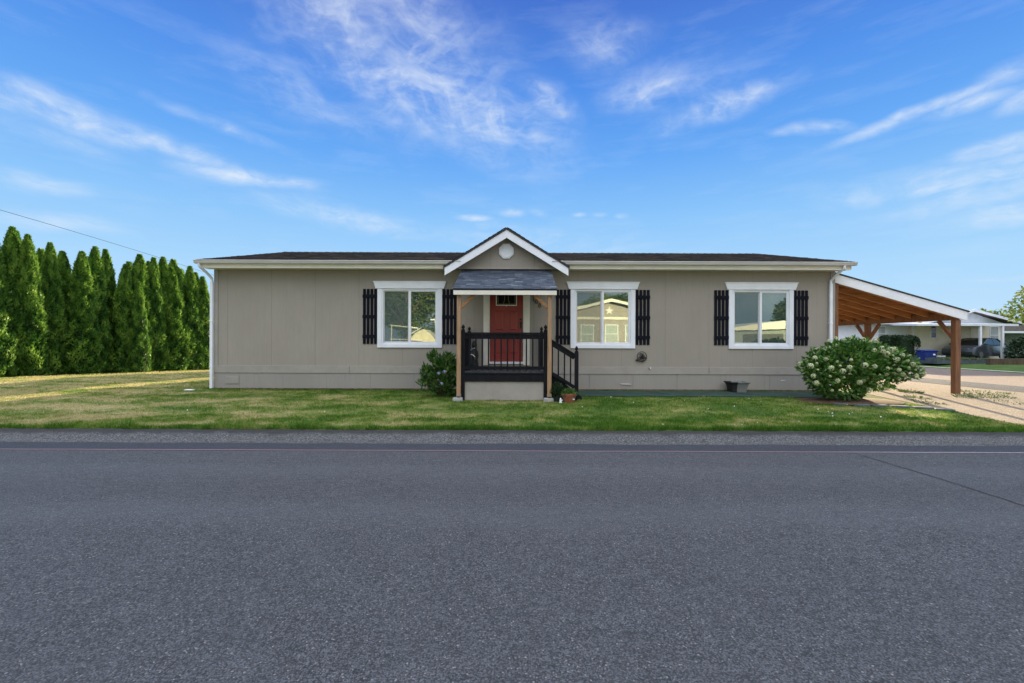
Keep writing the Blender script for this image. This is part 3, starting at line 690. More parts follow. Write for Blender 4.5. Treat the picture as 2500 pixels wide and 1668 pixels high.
# --- front gable
GA = 4.42; GH = 1.69; gs = (GA - 3.378) / GH
GY = EY + .02
mb = MB()
mb.prism([(GX - 1.62, 3.386), (GX + 1.62, 3.386), (GX, 4.36)], WY - .20, WY - .002)
mb.build('gable_wall', M['siding'], house)
for s_ in (-1, 1):
    mb = MB().prism([(GX, GA), (GX + s_ * GH, 3.378), (GX + s_ * GH, 3.165), (GX, GA - .222)], GY - .03, GY)
    mb.build('rake_board', M['white'], house, .003)
mb = MB()
for s_ in (-1, 1):
    a = [(GX, GY - .05, GA + .004), (GX + s_ * (GH + .03), GY - .05, 3.36 + .004), (GX + s_ * (GH + .03), WY + .3, 3.36), (GX, 16.3, GA + .004)]
    b = [(p[0], p[1], p[2] + .05) for p in a]; mb.hexa(a, b, .2)
    # shingled slopes
    rise = Vector((-s_ * GH, 0, GA - 3.36)).normalized()
    def clip(a_, b_, v_): 
        z = 3.40 + v_ * rise.z; ymax = EY + (z - EZ) / slope + .3
        return GY - .05 + a_ > max(ymax, WY)
    shingle_field(mb, (GX + s_ * (GH + .03), GY - .06, 3.36 + .05), (0, 1, 0), rise, 4.0, math.hypot(GH, GA - 3.36) + .02, .142, .30, .010, 8 + s_, clip)
mb.build('gable_roof', M['shingle'], house)
# soffit under the gable overhang
mb = MB()
for s_ in (-1, 1): mb.prism([(GX, GA - .03), (GX + s_ * GH, 3.35), (GX + s_ * GH, 3.335), (GX, GA - .045)], GY + .001, WY - .201)
mb.build('gable_soffit', M['taupe'], house)
MB().box(GX - 1.50, GX + 1.50, WY - .215, WY - .201, 3.39, 3.44).build('gable_ledge', M['taupe'], house)
# octagonal vent
mb = MB(); oc = lambda r: [(-.168 + r * math.cos(R(22.5 + 45 * k)), 3.885 + r * math.sin(R(22.5 + 45 * k))) for k in range(8)]
mb.prism(oc(.222), WY - .24, WY - .201); mb.prism(oc(.19), WY - .252, WY - .24)
for i in range(5): pass
mb.build('gable_vent', M['white'], house, .004)

# --- windows
def window(cx, kind):
    yf = WY
    mb = MB(); x0, x1 = cx - .915, cx + .915
    mb.box(x0, x0 + .125, yf - .035, yf, 1.185, 2.855); mb.box(x1 - .125, x1, yf - .035, yf, 1.185, 2.855); mb.box(x0 + .125, x1 - .125, yf - .035, yf, 1.185, 1.285)
    win = mb.build('window', M['white'], house, .004)
    m2 = MB().prism([(cx - .965, 2.857), (cx + .965, 2.857), (cx + 1.03, 3.06), (cx - 1.03, 3.06)], yf - .05, yf)
    m2.box(cx - 1.035, cx + 1.035, yf - .062, yf, 3.04, 3.066); m2.build('window_header', M['white'], win, .003)
    # vinyl frame and two sashes
    fr = MB(); fr.box(cx - .79, cx + .79, yf - .012, yf + .07, 1.285, 1.325); fr.box(cx - .79, cx + .79, yf - .012, yf + .07, 2.80, 2.856)
    fr.box(cx - .79, cx - .75, yf - .012, yf + .07, 1.325, 2.80); fr.box(cx + .75, cx + .79, yf - .012, yf + .07, 1.325, 2.80)
    fr.build('window_frame', M['white'], win, .003)
    sl = MB(); sl.box(cx - .035, cx + .03, yf - .006, yf + .05, 1.325, 2.80); sl.box(cx + .03, cx + .75, yf - .004, yf + .03, 1.325, 1.355); sl.box(cx + .03, cx + .75, yf - .004, yf + .03, 2.775, 2.80)
    sl.box(cx + .722, cx + .75, yf - .004, yf + .03, 1.355, 2.775); sl.build('sash', M['white'], win, .003)
    s2 = MB(); s2.box(cx - .75, cx - .035, yf + .03, yf + .055, 1.325, 1.36); s2.box(cx - .75, cx - .035, yf + .03, yf + .055, 2.77, 2.80); s2.box(cx - .75, cx - .722, yf + .03, yf + .055, 1.36, 2.77); s2.box(cx - .06, cx - .035, yf + .03, yf + .055, 1.36, 2.77)
    s2.build('sash', M['alu'], win, .002)
    MB().box(cx + .03, cx + .722, yf + .012, yf + .018, 1.355, 2.775).build('pane', M['glass'], win)
    MB().box(cx - .722, cx - .06, yf + .040, yf + .046, 1.36, 2.77).build('pane', M['screen'], win)
    # what hangs inside
    def drape(a, b, z0, z1, y, mat, name='curtain', amp=.02, per=.09):
        n = int((b - a) / .012); vs = []; fs = []
        for i in range(n + 1):
            x = a + (b - a) * i / n; yy_ = y + amp * math.sin(x * 2 * math.pi / per) + .4 * amp * math.sin(x * 31)
            vs += [(x, yy_, z0), (x, yy_, z1)]
        for i in range(n): fs.append((2 * i, 2 * i + 2, 2 * i + 3, 2 * i + 1))
        MB().add(vs, fs).build(name, mat, win)
    if kind == 0:
        drape(cx - .74, cx - .28, 1.30, 1.85, yf + .16, M['curtain']); 
        mb_ = MB(); mb_.box(cx - .74, cx + .72, yf + .18, yf + .20, 2.42, 2.435); mb_.box(cx - .74, cx + .72, yf + .18, yf + .20, 2.17, 2.185); mb_.build('curtain_rod', M['darkmetal'], win)
    elif kind == 1:
        drape(cx - .74, cx - .42, 1.30, 2.10, yf + .16, M['curtain']); MB().box(cx - .75, cx + .75, yf + .12, yf + .15, 2.15, 2.22).build('curtain_rail', M['curtain'], win)
        MB().box(cx - .72, cx - .06, yf + .10, yf + .105, 2.22, 2.77).build('valance', M['blind'], win)
    else:
        b_ = MB(); z = 1.33
        while z < 2.78: b_.hexa([(cx - .74, yf + .10, z), (cx + .74, yf + .10, z), (cx + .74, yf + .125, z + .012), (cx - .74, yf + .125, z + .012)], [(cx - .74, yf + .10, z + .003), (cx + .74, yf + .10, z + .003), (cx + .74, yf + .125, z + .015), (cx - .74, yf + .125, z + .015)]); z += .024
        b_.build('blind', M['blind'], win)
    # shutters
    for sx in (-1, 1):
        a = cx + sx * .92; b = a + sx * .415; lo, hi = min(a, b), max(a, b); mb = MB()
        pw = .080; gap = (hi - lo - 4 * pw - .02) / 3
        for i in range(4):
            xx = lo + .01 + i * (pw + gap); mb.box(xx, xx + pw, yf - .020, yf - .002, 1.287, 2.845)
        for zz in (2.60, 2.02, 1.46): mb.box(lo, hi, yf - .036, yf - .021, zz - .005, zz + .085)
        for i in range(3): mb.box(lo + .03, lo + .05, yf - .012, yf, 1.5 + i * .5, 1.52 + i * .5); mb.box(hi - .05, hi - .03, yf - .012, yf, 1.5 + i * .5, 1.52 + i * .5)
        mb.build('shutter', M['navy'], house, .003)
for i, c in enumerate(WIN): window(c, i)

# --- door
dx0, dx1, dz0, dz1 = -.627, .303, .80, 2.84
def door():
    mb = MB(); yb = WY + .035
    mb.box(dx0, dx1, yb + .012, yb + .05, dz0, dz1)
    W = dx1 - dx0; st = .12; mid = (dx0 + dx1) / 2
    def rail(x0, x1, z0, z1): mb.box(x0, x1, yb, yb + .012, z0, z1)
    rail(dx0, dx0 + st, dz0, dz1); rail(dx1 - st, dx1, dz0, dz1); rail(dx0 + st, dx1 - st, dz0, dz0 + .20); rail(dx0 + st, dx1 - st, 1.50, 1.66)
    rail(dx0 + st, dx1 - st, 2.26, 2.37); rail(mid - .06, mid + .06, dz0 + .20, 1.50); rail(mid - .06, mid + .06, 1.66, 2.26); rail(dx0 + st, dx1 - st, 2.75, dz1)
    for x0, x1 in ((dx0 + st, mid - .06), (mid + .06, dx1 - st)):
        for z0, z1 in ((dz0 + .20, 1.50), (1.66, 2.26)):
            a = [(x0 + .03, yb + .012, z0 + .03), (x1 - .03, yb + .012, z0 + .03), (x1 - .03, yb + .012, z1 - .03), (x0 + .03, yb + .012, z1 - .03)]
            b = [(x0 + .06, yb + .002, z0 + .06), (x1 - .06, yb + .002, z0 + .06), (x1 - .06, yb + .002, z1 - .06), (x0 + .06, yb + .002, z1 - .06)]
            mb.hexa(a, b)
    d = mb.build('door', M['door'], house, .002)
    f = MB(); a, b, z0, z1 = dx0 + .165, dx1 - .165, 2.385, 2.76
    f.box(a, b, yb - .014, yb + .0, z0, z0 + .03); f.box(a, b, yb - .014, yb, z1 - .03, z1); f.box(a, a + .028, yb - .014, yb, z0 + .03, z1 - .03); f.box(b - .028, b, yb - .014, yb, z0 + .03, z1 - .03)
    f.build('light_frame', M['cream'], d, .002)
    MB().box(a + .028, b - .028, yb - .006, yb - .002, z0 + .03, z1 - .03).build('pane', M['carglass'], d)
    c = MB(); cx = (a + b) / 2
    for pts in ([(a + .06, yb - .010, z0 + .06), (b - .06, yb - .010, z0 + .06)], [(a + .06, yb - .010, z0 + .06), (a + .06, yb - .010, z1)], [(b - .06, yb - .010, z0 + .06), (b - .06, yb - .010, z1)],
                [(cx - .09, yb - .010, z0 + .06), (cx - .05, yb - .010, z0 + .16), (cx - .05, yb - .010, z1)], [(cx + .09, yb - .010, z0 + .06), (cx + .05, yb - .010, z0 + .16), (cx + .05, yb - .010, z1)]):
        c.tube(pts, .005, 6)
    c.build('leaded_came', M['brass'], d)
    h = MB(); hx = dx1 - .055
    h.lathe((0, 0, 0), [(.032, 0), (.032, .018), (.012, .02), (.012, .05), (.03, .06), (.03, .08), (.0, .085)], 14)
    hv = [(hx + v[0], yb - v[2], 1.90 + v[1]) for v in h.v]; hv2 = [(hx + v[0], yb - v[2] * .5, 1.995 + v[1]) for v in h.v]
    h2 = MB().add(hv, h.f).add(hv2, h.f); h2.box(hx - .022, hx + .022, yb - .03, yb, 1.74, 1.93); h2.build('handle', M['darkmetal'], d, smooth=True)
    k = MB().lathe((0, 0, 0), [(.008, 0), (.012, .01), (0, .016)], 10); MB().add([(cx + v[0], yb - v[2] - .01, 2.372 + v[1]) for v in k.v], k.f).build('door_viewer', M['white'], d)
door()
mb = MB(); mb.box(-.81, -.645, WY - .03, WY + .03, .70, 2.98); mb.box(.318, .50, WY - .03, WY + .03, .70, 2.98); mb.box(-.645, .318, WY - .03, WY + .03, 2.86, 2.98)
mb.box(-.645, -.63, WY + .0, WY + .06, .78, 2.86); mb.box(.306, .318, WY, WY + .06, .78, 2.86)
mb.build('door_frame', M['cream'], house, .003)
MB().box(-.66, .335, WY - .05, WY + .06, .735, .797).build('threshold', M['white'], house, .003)

# --- house number 1 0 8 stepping down to the right
def ringpts(cx, cz, rx, rz, n=16): return [(cx + rx * math.cos(2 * math.pi * k / n), cz + rz * math.sin(2 * math.pi * k / n)) for k in range(n + 1)]
def digit(paths, cx, cz, rot=0):
    mb = MB()
    for pts in paths:
        q = []
        for (a, b) in pts:
            c_, s2 = math.cos(R(rot)), math.sin(R(rot)); q.append((cx + a * c_ - b * s2, WY - .012, cz + a * s2 + b * c_))
        mb.tube(q, .0085, 6)
    return mb.build('house_number', M['darkmetal'], house)
digit([[(-.025, .035), (0, .062), (0, -.062)], [(-.02, -.062), (.024, -.062)]], .607, 2.588, 4)
digit([ringpts(0, 0, .033, .05)], .690, 2.500)
digit([ringpts(0, -.026, .033, .033), ringpts(0, .030, .024, .024)], .782, 2.402)
# porch light high by the door
lb = MB().lathe((.60, WY - .06, 2.66), [(.02, 0), (.05, .02), (.06, .10), (.045, .16), (.01, .19)], 12); lb.box(.56, .64, WY - .03, WY, 2.70, 2.82); wl = lb.build('wall_lantern', M['darkmetal'], house, smooth=True)
MB().lathe((.60, WY - .125, 2.70), [(.008, 0), (.016, .012), (.016, .03), (.006, .04)], 8).build('bulb', M['white'], wl)

# --- small fittings on the wall (right)
hb = MB().lathe((3.905, WY - .03, .64), [(.012, -.02), (.034, -.012), (.034, .012), (.012, .02)], 12); hb.tube([(3.905, WY, .64), (3.905, WY - .07, .64), (3.905, WY - .085, .61)], .012, 8); hb.build('hose_tap', M['galv'], house, smooth=True)
MB().tube([(3.07, WY - .012, .172), (3.10, WY - .035, .176), (3.33, WY - .035, .174), (3.36, WY - .035, .160), (3.37, WY - .012, .145)], .011, 8).build('pull_handle', M['galv'], house)
MB().tube([(7.6 + .02, WY - .006, .29), (7.74, WY - .006, .30)], .006, 6).build('hatch_clip', M['galv'], house)

# wall ornament: openwork turtle-like metal disc
orn = thing('wall_ornament', (3.66, WY - .03, 1.0), 'round openwork black metal ornament hung on the wall below the middle window', 'wall art')
mb = MB(); c0 = (3.675, .955)
mb.tube([(a, WY - .035, b) for a, b in ringpts(c0[0], c0[1], .135, .14, 28)], .009, 6)
rr = random.Random(4)
for i in range(26):
    a = rr.uniform(0, 6.28); r0 = rr.uniform(0, .11); x, z = c0[0] + r0 * math.cos(a), c0[1] + r0 * math.sin(a); rad = rr.uniform(.015, .032)
    mb.tube([(p, WY - .035 - .02 * (1 - r0 / .13), q) for p, q in ringpts(x, z, rad, rad, 10)], .0065, 5)
mb.tube([(c0[0] - .10, WY - .035, c0[1] - .09), (c0[0] - .17, WY - .035, c0[1] - .105), (c0[0] - .03, WY - .035, c0[1] - .13), (c0[0] + .10, WY - .035, c0[1] - .10)], .012, 6)
mb.lathe((c0[0] - .155, WY - .035, c0[1] - .095), [(.004, -.02), (.022, -.005), (.018, .012), (.003, .022)], 8)
mb.build('openwork_disc', M['darkmetal'], orn)

# ------------------------------------------------------------------ porch
PX0, PX1, PYF = -1.25, .87, 11.15
porch = thing('front_porch', (-.19, 12.0, 0), 'small covered porch with black railed deck, slate blue shingled roof and steps at the right', 'porch')
# roof
mb = MB(); ra, rb = -1.418, 1.075; ry0, rz0, ry1, rz1 = 10.98, 2.635, WY - .003, 3.40
mb.hexa([(ra, ry0, rz0 - .035), (rb, ry0, rz0 - .035), (rb, ry1, rz1 - .035), (ra, ry1, rz1 - .035)], [(ra, ry0, rz0), (rb, ry0, rz0), (rb, ry1, rz1), (ra, ry1, rz1)], .0)
shingle_field(mb, (ra - .01, ry0 - .02, rz0), (1, 0, 0), (0, ry1 - ry0, rz1 - rz0), rb - ra + .02, math.hypot(ry1 - ry0, rz1 - rz0), .118, .19, .010, 21)
proof = mb.build('porch_roof', M['shingle_blue'], porch)
MB().box(ra, rb, ry0 - .004, ry0 + .03, 2.495, 2.60).build('porch_fascia', M['cream'], porch, .003)
for x in (ra, rb - .03): MB().prism([(ry0 + .03, 2.50), (ry0 + .03, 2.60), (WY - .01, 3.36), (WY - .01, 3.26)], x, x + .03, 'x').build('rake_trim', M['cream'], porch)
mb = MB(); mb.box(PX0 - .10, PX1 + .10, 11.07, 11.15, 2.505, 2.60)
for x in (-1.2, -.75, -.3, .15, .6, .98): mb.beam((x, 11.17, 2.645), (x, WY - .02, 3.33), .038, .08)
mb.build('porch_rafters', M['bracewood'], porch)
# posts, braces, footings
for x in (-1.295, .915):
    MB().box(x - .05, x + .05, 11.06, 11.16, .045, 2.49).build('post', M['postwood'], porch, .004)
    s_ = 1 if x < 0 else -1
    MB().beam((x + s_ * .045, 11.11, 2.20), (x + s_ * .36, 11.11, 2.50), .06, .085).build('brace', M['bracewood'], porch, .004)
    br = MB(); br.box(x - .055, x - .05, 11.07, 11.15, -.0, .09); br.box(x + .05, x + .055, 11.07, 11.15, 0, .09); br.box(x - .05, x + .05, 11.06, 11.16, .035, .044); br.build('post_bracket', M['galv'], porch)
    gx_ = x - .02
    MB().hexa([(gx_ - .14, 10.96, -.16), (gx_ + .14, 10.96, -.16), (gx_ + .14, 11.24, -.16), (gx_ - .14, 11.24, -.16)], [(gx_ - .11, 10.99, 0.0), (gx_ + .11, 10.99, 0.0), (gx_ + .11, 11.21, 0.0), (gx_ - .11, 11.21, 0.0)]).build('footing_block', M['conc'], porch, .008)
# deck
mb = MB(); x = PX0 + .01
while x < PX1 - .03: mb.box(x, min(x + .135, PX1), PYF, WY - .02, .60, .635); x += .142
mb.build('deck', M['deckb'], porch, .003)
mb = MB(); mb.box(PX0 + .0, PX1, PYF + .0, PYF + .04, .385, .565); mb.box(PX0, PX0 + .04, PYF + .04, WY - .02, .385, .565); mb.box(PX1 - .04, PX1, PYF + .04, WY - .02, .385, .565); mb.box(PX0 - .01, PX1 + .01, PYF - .012, PYF + .04, .568, .60)
mb.build('rim_joist', M['black'], porch, .003)
MB().box(PX0 + .07, PX1 - .07, PYF + .03, PYF + .045, -.10, .385).box(PX0 + .02, PX0 + .035, PYF + .05, WY - .02, -.1, .385).build('porch_skirting', M['taupe'], porch, .002)
MB().box(PX0 + .06, PX1 - .06, PYF + .0, PYF + .06, -.13, -.075).build('skirt_base', M['paver'], porch)
# railing posts with finials
def rail_post(x, y, z0, z1):
    p = MB().box(x - .045, x + .045, y - .045, y + .045, z0, z1).build('rail_post', M['black'], porch, .004)
    MB().lathe((x, y, z1), [(.03, 0), (.045, .008), (.045, .02), (.022, .028), (.022, .045), (.038, .055), (.043, .075), (.036, .10), (.018, .13), (.003, .15)], 12).build('finial', M['black'], p, smooth=True)
for (x, y, z0) in ((PX0 + .05, PYF + .03, -.10), (PX1 - .045, PYF + .03, -.10), (PX0 + .05, 12.78, .635), (PX1 - .045, 12.72, .635)): rail_post(x, y, z0, 1.64)
rail_post(1.59, PYF + .05, -.13, 1.12)
def rail(x0, x1, y, nb):
    mb = MB(); mb.box(x0, x1, y - .045, y + .045, 1.555, 1.592); mb.box(x0, x1, y - .012, y + .025, 1.43, 1.553); mb.box(x0, x1, y - .012, y + .025, .68, .76); mb.build('handrail', M['black'], porch, .003)
    for i in range(nb):
        x = x0 + (i + .75) * (x1 - x0) / (nb + .5); MB().box(x - .017, x + .017, y - .047, y - .0125, .66, 1.553).build('baluster', M['black'], porch, .002)
rail(PX0 + .096, PX1 - .091, PYF + .03, 12)
mb = MB(); xl = PX0 + .05; mb.box(xl - .045, xl + .045, PYF + .08, 12.73, 1.555, 1.592); mb.box(xl - .02, xl + .018, PYF + .08, 12.73, 1.43, 1.553); mb.box(xl - .02, xl + .018, PYF + .08, 12.73, .68, .76); mb.build('handrail', M['black'], porch, .003)
for i in range(9):
    y = PYF + .22 + i * .165; MB().box(xl + .019, xl + .052, y - .017, y + .017, .66, 1.553).build('baluster', M['black'], porch, .002)
# stair rail
y = PYF + .05
mb = MB(); A, B = (PX1 - .0, y, 1.43), (1.545, y, 1.02)
mb.beam((A[0], y, 1.40), (B[0], y, .985), .038, .125, (0, 0, 1)); mb.beam((A[0], y, 1.475), (B[0], y, 1.06), .085, .032)
mb.beam((A[0], y, .66), (B[0], y, .245), .038, .085); mb.build('handrail', M['black'], porch, .003)
for i in range(4):
    x = PX1 + .12 + i * .15; dz = (x - PX1) * (.415 / (1.545 - PX1)); MB().box(x - .017, x + .017, y - .036, y - .0195, .64 - dz, 1.42 - dz).build('baluster', M['black'], porch, .002)
# steps
for i, (x0, zt) in enumerate(((PX1 + .01, .43), (PX1 + .27, .22), (PX1 + .53, .03))):
    st_ = MB().box(x0, x0 + .29, PYF + .12, 12.55, zt - .04, zt).build('step', M['black'], porch, .004)
    MB().box(x0 + .01, x0 + .28, PYF + .13, 12.54, zt + .001, zt + .008).build('tread_mat', M['carpet'], st_)
for y in (PYF + .10, 12.56): MB().add(*[[(PX1, y, .60), (PX1 + .12, y, .60), (PX1 + .86, y, .0), (PX1 + .86, y, -.12), (PX1, y, -.12), (PX1, y + .035, .60), (PX1 + .12, y + .035, .60), (PX1 + .86, y + .035, .0), (PX1 + .86, y + .035, -.12), (PX1, y + .035, -.12)], [(0, 1, 2, 3, 4), (9, 8, 7, 6, 5), (0, 5, 6, 1), (1, 6, 7, 2), (2, 7, 8, 3), (3, 8, 9, 4), (4, 9, 5, 0)]]).build('stringer', M['black'], porch)

# things on and around the porch
dm = MB().box(-.52, .18, 12.1, 12.6, .636, .650); tag(origin_to(dm.build('doormat', M['bark'], bevel=.004), (-.17, 12.35, .636)), 'brown doormat lying before the red front door', 'doormat')
stt = thing('porch_statue', (-1.02, 12.35, .636), 'tall black standing figure ornament in the left corner of the porch', 'statue')
MB().lathe((-1.02, 12.35, .636), [(.10, 0), (.12, .03), (.115, .12), (.10, .25), (.115, .36), (.10, .46), (.055, .52), (.05, .55), (.075, .60), (.07, .68), (.03, .73), (.005, .75)], 14).build('body', M['plastic'], stt, smooth=True)
MB().tube([(-1.12, 12.26, 1.13), (-1.06, 12.21, 1.17), (-.97, 12.22, 1.20)], .011, 6).build('arm', M['galv'], stt)
MB().tube([(-1.10, 12.235, 1.02), (-1.04, 12.215, 1.0), (-.99, 12.215, .95), (-.975, 12.22, .88)], .014, 6).build('arm', M['cream'], stt)

def leaf_blob(c, rad, n, L, W, name, mat, shell=.55, lumps=9, seed=1, zmin=None, upb=.3, squash=None):
    r = np.random.default_rng(seed); c = np.array(c, float); rad = np.array(rad, float)
    v = r.normal(size=(n, 3)); v /= np.linalg.norm(v, axis=1, keepdims=True)
    lc = r.normal(size=(lumps, 3)); lc /= np.linalg.norm(lc, axis=1, keepdims=True); la = r.uniform(-.22, .30, lumps)
    k = 1 + (np.exp(-((v[:, None] - lc[None]) ** 2).sum(-1) / .22) * la).sum(1)
    s_ = shell + (1 - shell) * r.random(n) ** .5; P = c + v * rad * (k * s_)[:, None]
    if zmin is not None: ok = P[:, 2] > zmin; P, v, s_ = P[ok], v[ok], s_[ok]
    n = len(P); D = v + np.array([0, 0, upb]) + r.normal(0, .55, (n, 3)); N = v * .7 + np.array([0, 0, .6]) + r.normal(0, .5, (n, 3))
    clump = vnoise(P[:, 0] + P[:, 2] * 1.7, P[:, 1] * 1.3 + P[:, 2], 3.0 / rad.mean(), seed)
    tone = np.clip(.15 + .5 * clump + r.normal(0, .17, n), 0, 1)
    return card_mesh(name, P, D, N, L * r.uniform(.6, 1.3, n), W * r.uniform(.7, 1.2, n), tone, mat), P, v

pot = thing('terracotta_pot', (1.37, 10.92, -.09), 'terracotta pot of low green succulents at the foot of the porch steps', 'plant pot')
MB().lathe((1.37, 10.92, -.10), [(.105, 0), (.125, .04), (.165, .17), (.178, .175), (.186, .225), (.165, .228), (.160, .20)], 24).build('pot', M['terra'], pot, smooth=True)
MB().lathe((1.37, 10.92, .09), [(.16, 0), (.02, .02)], 16).build('soil', M['soil'], pot)
me, _, _ = leaf_blob((1.37 - 1.37, 0, .215), (.19, .17, .11), 700, .05, .022, 'plant', M['bushleaf'], .3, 7, 5); link('plant', me, pot)
MB().box(1.44, 1.49, 10.765, 10.775, .0, .02).build('pot_mark', M['white'], pot)
p2 = thing('dark_plant_pot', (1.10, 11.05, -.09), 'small black pot with dark leafy plant beside the terracotta pot', 'plant pot')
MB().lathe((1.10, 11.05, -.09), [(.08, 0), (.10, .10), (.105, .12), (.09, .12)], 14).build('pot', M['plastic'], p2, smooth=True)
me, _, _ = leaf_blob((0, 0, .27), (.15, .13, .20), 600, .05, .03, 'plant', M['boxleaf'], .2, 6, 6, zmin=.06); link('plant', me, p2)
# small white garden figure
wf = MB().lathe((1.16, 10.82, -.09), [(.035, 0), (.04, .02), (.022, .04), (.03, .065), (.018, .085), (.022, .105), (.004, .125)], 10); wf.tube([(1.16, 10.82, -.03), (1.21, 10.81, -.015)], .012, 6)
tag(origin_to(wf.build('garden_figurine', M['white'], smooth=True), (1.16, 10.82, -.09)), 'tiny white garden figurine in the grass left of the terracotta pot', 'figurine')

# green carpet walk and its kinks
xs = lin(1.75, 9.0, .15); wk = np.interp(xs, lin(1.75, 9.0, .6), rng.normal(0, .018, len(lin(1.75, 9.0, .6))))
mb = MB()
for i in range(len(xs) - 1):
    a, b = xs[i], xs[i + 1]; f0 = 11.78 + wk[i] - .25 * max(0, (a - 6.5) / 2.5); f1 = 11.78 + wk[i + 1] - .25 * max(0, (b - 6.5) / 2.5)
    mb.hexa([(a, f0, float(gz(a, f0)) - .01), (b, f1, float(gz(b, f1)) - .01), (b, 12.66, -.01), (a, 12.66, -.01)], [(a, f0, float(gz(a, f0)) + .022), (b, f1, float(gz(b, f1)) + .022), (b, 12.66, .012), (a, 12.66, .012)])
pth = mb.build('path', M['carpet']); pth['kind'] = 'structure'
for (a, b, c_, d_) in ((6.05, 12.35, 6.35, 12.0), (3.95, 12.35, 4.2, 12.05)):
    MB().beam((a, b, float(gz(a, b)) + .022), (c_, d_, float(gz(c_, d_)) + .026), .018, .012).build('seam', M['plastic'], pth)

# planter against the wall
pl = thing('black_planter', (6.23, 12.62, 0), 'empty black square planter standing against the skirting under the right window', 'planter')
mb = MB(); c0 = (6.23, 12.60); bt, tp = .19, .265; n = 8
o4 = lambda r, z, i=0: [(c0[0] - r + i, c0[1] - r * .8 + i, z), (c0[0] + r - i, c0[1] - r * .8 + i, z), (c0[0] + r - i, c0[1] + r * .8 - i, z), (c0[0] - r + i, c0[1] + r * .8 - i, z)]
lv = [o4(.19, -.005), o4(.20, .10), o4(.225, .20), o4(.255, .255), o4(.27, .262), o4(.27, .282), o4(.27, .282, .03), o4(.19, .05, .02)]
vs = [p for l in lv for p in l]; fs = [(0, 3, 2, 1)]
for i in range(len(lv) - 1):
    for k in range(4): k2 = (k + 1) % 4; fs.append((i * 4 + k, i * 4 + k2, (i + 1) * 4 + k2, (i + 1) * 4 + k))
fs.append(tuple((len(lv) - 1) * 4 + k for k in range(4)))
mb.add(vs, fs); pm = pmat('half_shade_planter', (0.135, 0.15, 0.14), 0.6, .12, 5, .2, 30)
# shaded left third and lighter right side put into the colour
t = NT(pm.node_tree); pp = t.n['Principled BSDF']; co = t.new('ShaderNodeTexCoord').outputs['Object']; xx = t.sep(co)[0]
cc = t.mix(t.mr(t.math('ADD', xx, t.math('MULTIPLY', t.noise(co, 6, 2), .03)), -.065, -.05), (0.010, 0.010, 0.013, 1), (0.16, 0.175, 0.165, 1)); t.l.new(cc, pp.inputs['Base Color'])
mb.build('planter_body', pm, pl, .004)

# edging stones by the shrub
est = [(7.75, 10.72, .34, -8), (8.12, 10.62, .36, -6), (8.50, 10.55, .36, -4), (8.90, 10.45, .38, -9), (9.30, 10.30, .38, -16), (9.62, 10.12, .34, -30)]
for i, (x, y, l, a) in enumerate(est):
    mb = MB(); z = float(gz(x, y)); c_, s_ = math.cos(R(a)), math.sin(R(a)); q = []
    for dz_, k in ((-.03, 1.0), (.045, .94)):
        q.append([(x + (u * l / 2 * c_ - v * .085 * s_) * k, y + (u * l / 2 * s_ + v * .085 * c_) * k, z + dz_ + random.uniform(-.004, .004)) for u, v in ((-1, -1), (1, -1), (1, 1), (-1, 1))])
    mb.hexa(q[0], q[1])
    lab = ['flat slate edging stone, leftmost of the row under the flowering shrub', 'second slate edging stone from the left under the shrub', 'slate edging stone in the middle of the row, below the shrub trunk', 'slate edging stone fourth from the left before the shrub',
           'slate edging stone next to last, near the driveway edge', 'last slate edging stone at the right, turned towards the driveway'][i]
    tag(origin_to(mb.build('edging_stone', M['slate'], bevel=.012), (x, y, z)), lab, 'edging stone', 'slate edging stones around the shrub bed')
mb = MB().lathe((8.35, 11.3, -.075), [(1.25, 0), (1.15, .02), (.6, .05), (.05, .06)], 28, 1.0, .62); tag(mb.build('flower_bed', M['soil'], smooth=True), kind='structure')

# hydrangea
hy = thing('hydrangea_shrub', (8.42, 11.15, -.08), 'broad green shrub covered in cream flower heads at the right corner of the house', 'shrub')
lobes = [((-.05, 0, 1.0), (.88, .62, .50), 2300), ((-.78, -.05, .72), (.50, .45, .42), 900), ((.62, 0, .92), (.62, .5, .38), 1100), ((.25, 0, 1.20), (.50, .4, .26), 550), ((-.42, 0, 1.24), (.34, .3, .22), 300), ((-.05, .1, 1.38), (.2, .2, .16), 120), ((-.45, 0, .40), (.62, .5, .32), 900), ((.35, -.1, .55), (.55, .4, .22), 420), ((-1.2, -.1, .83), (.24, .2, .14), 170), ((1.22, -.1, .70), (.26, .2, .12), 150), ((1.05, -.1, .95), (.3, .25, .2), 260), ((-.95, -.05, 1.12), (.22, .2, .16), 160)]
for i, (c_, r_, n_) in enumerate(lobes):
    me, _, _ = leaf_blob(c_, r_, n_, .115, .062, 'foliage', M['hydr'], .3, 9, 12 + i, zmin=.05, upb=.15); link('foliage', me, hy)
mb = MB(); rr = random.Random(5)
for i in range(16):
    a = rr.uniform(0, 6.28); r1 = rr.uniform(.4, 1.05); z1 = rr.uniform(.7, 1.3); x1, y1 = r1 * math.cos(a), r1 * .6 * math.sin(a)
    mb.tube([(8.42 + .05 * math.cos(a), 11.15 + .05 * math.sin(a), -.1), (8.42 + x1 * .4, 11.15 + y1 * .4, z1 * .4), (8.42 + x1, 11.15 + y1, z1 - .05)], .01, 5, [.016, .012, .006])
mb.build('stems', M['bark'], hy)
